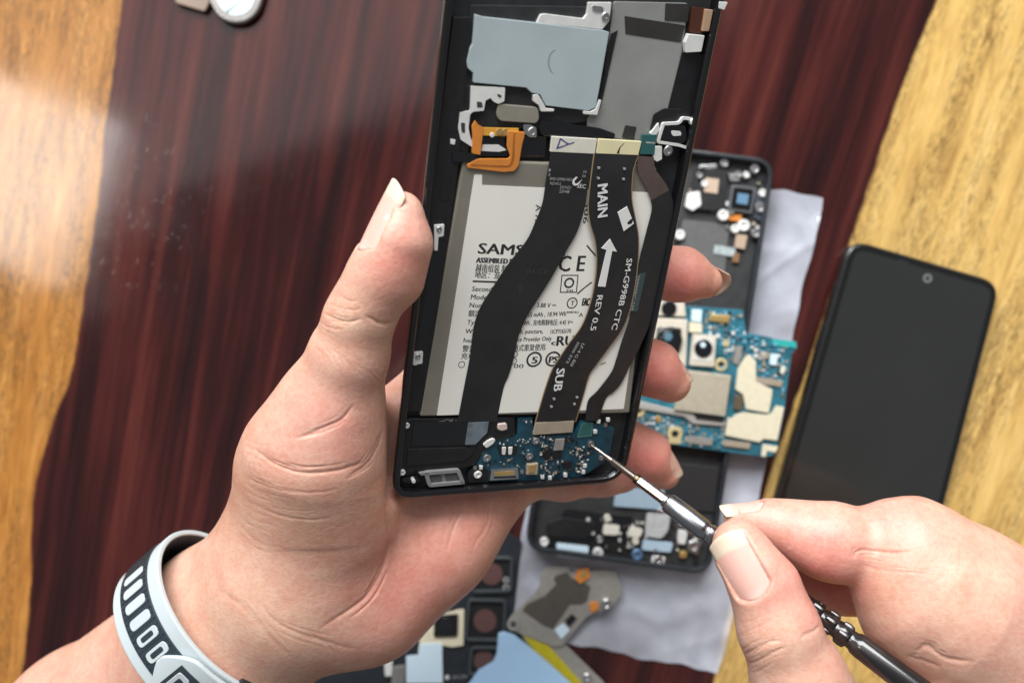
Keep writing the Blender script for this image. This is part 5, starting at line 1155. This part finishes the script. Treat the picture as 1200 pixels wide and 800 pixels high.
# ------------------------------------------------------------------ watch strap round the left wrist
def build_strap():
    r = empty('watch_strap', 'pale grey sports watch strap with dark slotted inlay round the left wrist', 'strap', W(246, 728, 309))
    O = W(246, 728, 309)
    e = W(110, 868, 345)-W(262, 748, 312); e.z *= 0.6; e.normalize()        # along the forearm, to the elbow
    up = (Vector((0, 0, 1))-e*e.z).normalized(); sd = e.cross(up)
    if sd.y < 0: sd = -sd                                       # towards the upper edge of the wrist
    A, B = 28.0, 22.0; off = sd*-1.5+up*1.5
    LIGHT = mat('pale_silicone', (0.48, 0.54, 0.555), 0.5, noise=0.03, nscale=80, bump=0.05)
    DARKS = mat('navy_silicone', (0.022, 0.032, 0.042), 0.5, noise=0.15, bump=0.1)
    KEEP = mat('dark_keeper', (0.016, 0.017, 0.020), 0.42, noise=0.1)
    def pt(a, s, out=0.0):            # angle round the wrist (0 = towards the camera, + to the upper edge), s along the forearm
        n = Vector((math.sin(a)*A, math.cos(a)*B, 0)); nn = Vector((math.sin(a)/A, math.cos(a)/B, 0)).normalized()
        q = sd*n.x+up*n.y+(sd*nn.x+up*nn.y)*out
        return off+e*s+q
    def band(name, a0, a1, s0, s1, o0, o1, m, parent, n=70, sfun=None, smooth=True):
        v = []; f = []
        for i in range(n+1):
            a = math.radians(a0+(a1-a0)*i/n); sh = sfun(i/n) if sfun else (s0, s1)
            for s_, o_ in ((sh[0], o0), (sh[1], o0), (sh[1], o1), (sh[0], o1)): v.append(pt(a, s_, o_))
        for i in range(n):
            b0 = i*4; b1 = b0+4
            for j in range(4): k = (j+1) % 4; f.append((b0+j, b0+k, b1+k, b1+j))
        if abs(a1-a0) < 359: f += [(0, 1, 2, 3), (n*4+3, n*4+2, n*4+1, n*4)]
        else: pass
        o = mesh_obj(name, v, f, m, parent)
        bm = bmesh.new(); bm.from_mesh(o.data)
        if abs(a1-a0) >= 359: bmesh.ops.remove_doubles(bm, verts=bm.verts, dist=1e-6)
        bmesh.ops.recalc_face_normals(bm, faces=bm.faces); bm.to_mesh(o.data); bm.free()
        add_bevel(o, 0.45, 2, 30); return o
    b = band('band', -180, 180, -10.5, 10.5, 0.6, 2.3, LIGHT, r, 110)
    band('inlay', -175, 88, -6.0, 6.4, 2.28, 2.75, DARKS, b, 90)
    band('inner_lining', 20, 172, -10.0, 10.0, 0.25, 0.62, DARKS, b, 60)
    for k in range(13):               # raised pale slots of the inlay
        a0 = 62-k*10.5
        if -28 < a0 < 18: pass
        c = []; R_ = 3.6
        pts = rounded([(-4.3, -1.6), (4.3, -1.6), (4.3, 1.6), (-4.3, 1.6)], 1.4, 4); n = len(pts)
        v = [pt(math.radians(a0)+y_/28.0, x_, o_) for o_ in (2.7, 3.1) for x_, y_ in pts]
        f = [tuple(range(n, 2*n))]+[(i, (i+1) % n, n+(i+1) % n, n+i) for i in range(n)]
        o = mesh_obj('slot_rim', v, f, LIGHT, b)
        pts2 = rounded([(-2.6, -0.75), (2.6, -0.75), (2.6, 0.75), (-2.6, 0.75)], 0.7, 4)
        bm = bmesh.new(); bm.from_mesh(o.data); bmesh.ops.recalc_face_normals(bm, faces=bm.faces); bm.to_mesh(o.data); bm.free(); add_bevel(o, 0.2)
        if k > 3:
            v = [pt(math.radians(a0)+y_/28.0, x_, 3.14) for x_, y_ in pts2]
            mesh_obj('slot_hole', v, [tuple(range(len(v)))], DARKS, o)
    for k in range(40):               # fine ribs between the slots
        a0 = math.radians(84-k*3.6); v = [pt(a0+dy/28, x_, o_) for o_ in (2.74, 2.9) for x_, dy in ((-5.6, -0.22), (5.9, -0.22), (5.9, 0.22), (-5.6, 0.22))]
        mesh_obj('rib', v, [(4, 5, 6, 7), (0, 1, 5, 4), (1, 2, 6, 5), (2, 3, 7, 6), (3, 0, 4, 7)], DARKS, b)
    # the second tail lying over the first, and its keeper
    b2 = band('overlap_tail', -170, 6, -8.0, 9.0, 2.8, 4.4, LIGHT, r, 70, lambda t: (-9.6, 9.8) if t < 0.9 else (-9.6+8*((t-0.9)/0.1)**2, 9.8-9*((t-0.9)/0.1)**2))
    band('tail_inlay', -168, -4, -5.4, 5.6, 4.38, 4.7, DARKS, b2, 50)
    for k in range(6):
        a0 = -10-k*12
        pts = rounded([(-3.6, -1.9), (3.6, -1.9), (3.6, 1.9), (-3.6, 1.9)], 0.9, 3); n = len(pts)
        v = [pt(math.radians(a0)+y_/28.0, x_, o_) for o_ in (4.65, 5.0) for x_, y_ in pts]
        o = mesh_obj('slot_rim', v, [tuple(range(n, 2*n))]+[(i, (i+1) % n, n+(i+1) % n, n+i) for i in range(n)], mat('grey_slot', (0.42, 0.46, 0.48), 0.5), b2); add_bevel(o, 0.2)
        pts = rounded([(-2.1, -0.8), (2.1, -0.8), (2.1, 0.8), (-2.1, 0.8)], 0.4, 3)
        mesh_obj('slot_hole', [pt(math.radians(a0)+y_/28.0, x_, 5.04) for x_, y_ in pts], [tuple(range(len(pts)))], DARKS, o)
    band('keeper', -52, -36, -11.6, 11.6, 0.2, 5.9, KEEP, r, 10)
    return r
build_strap()
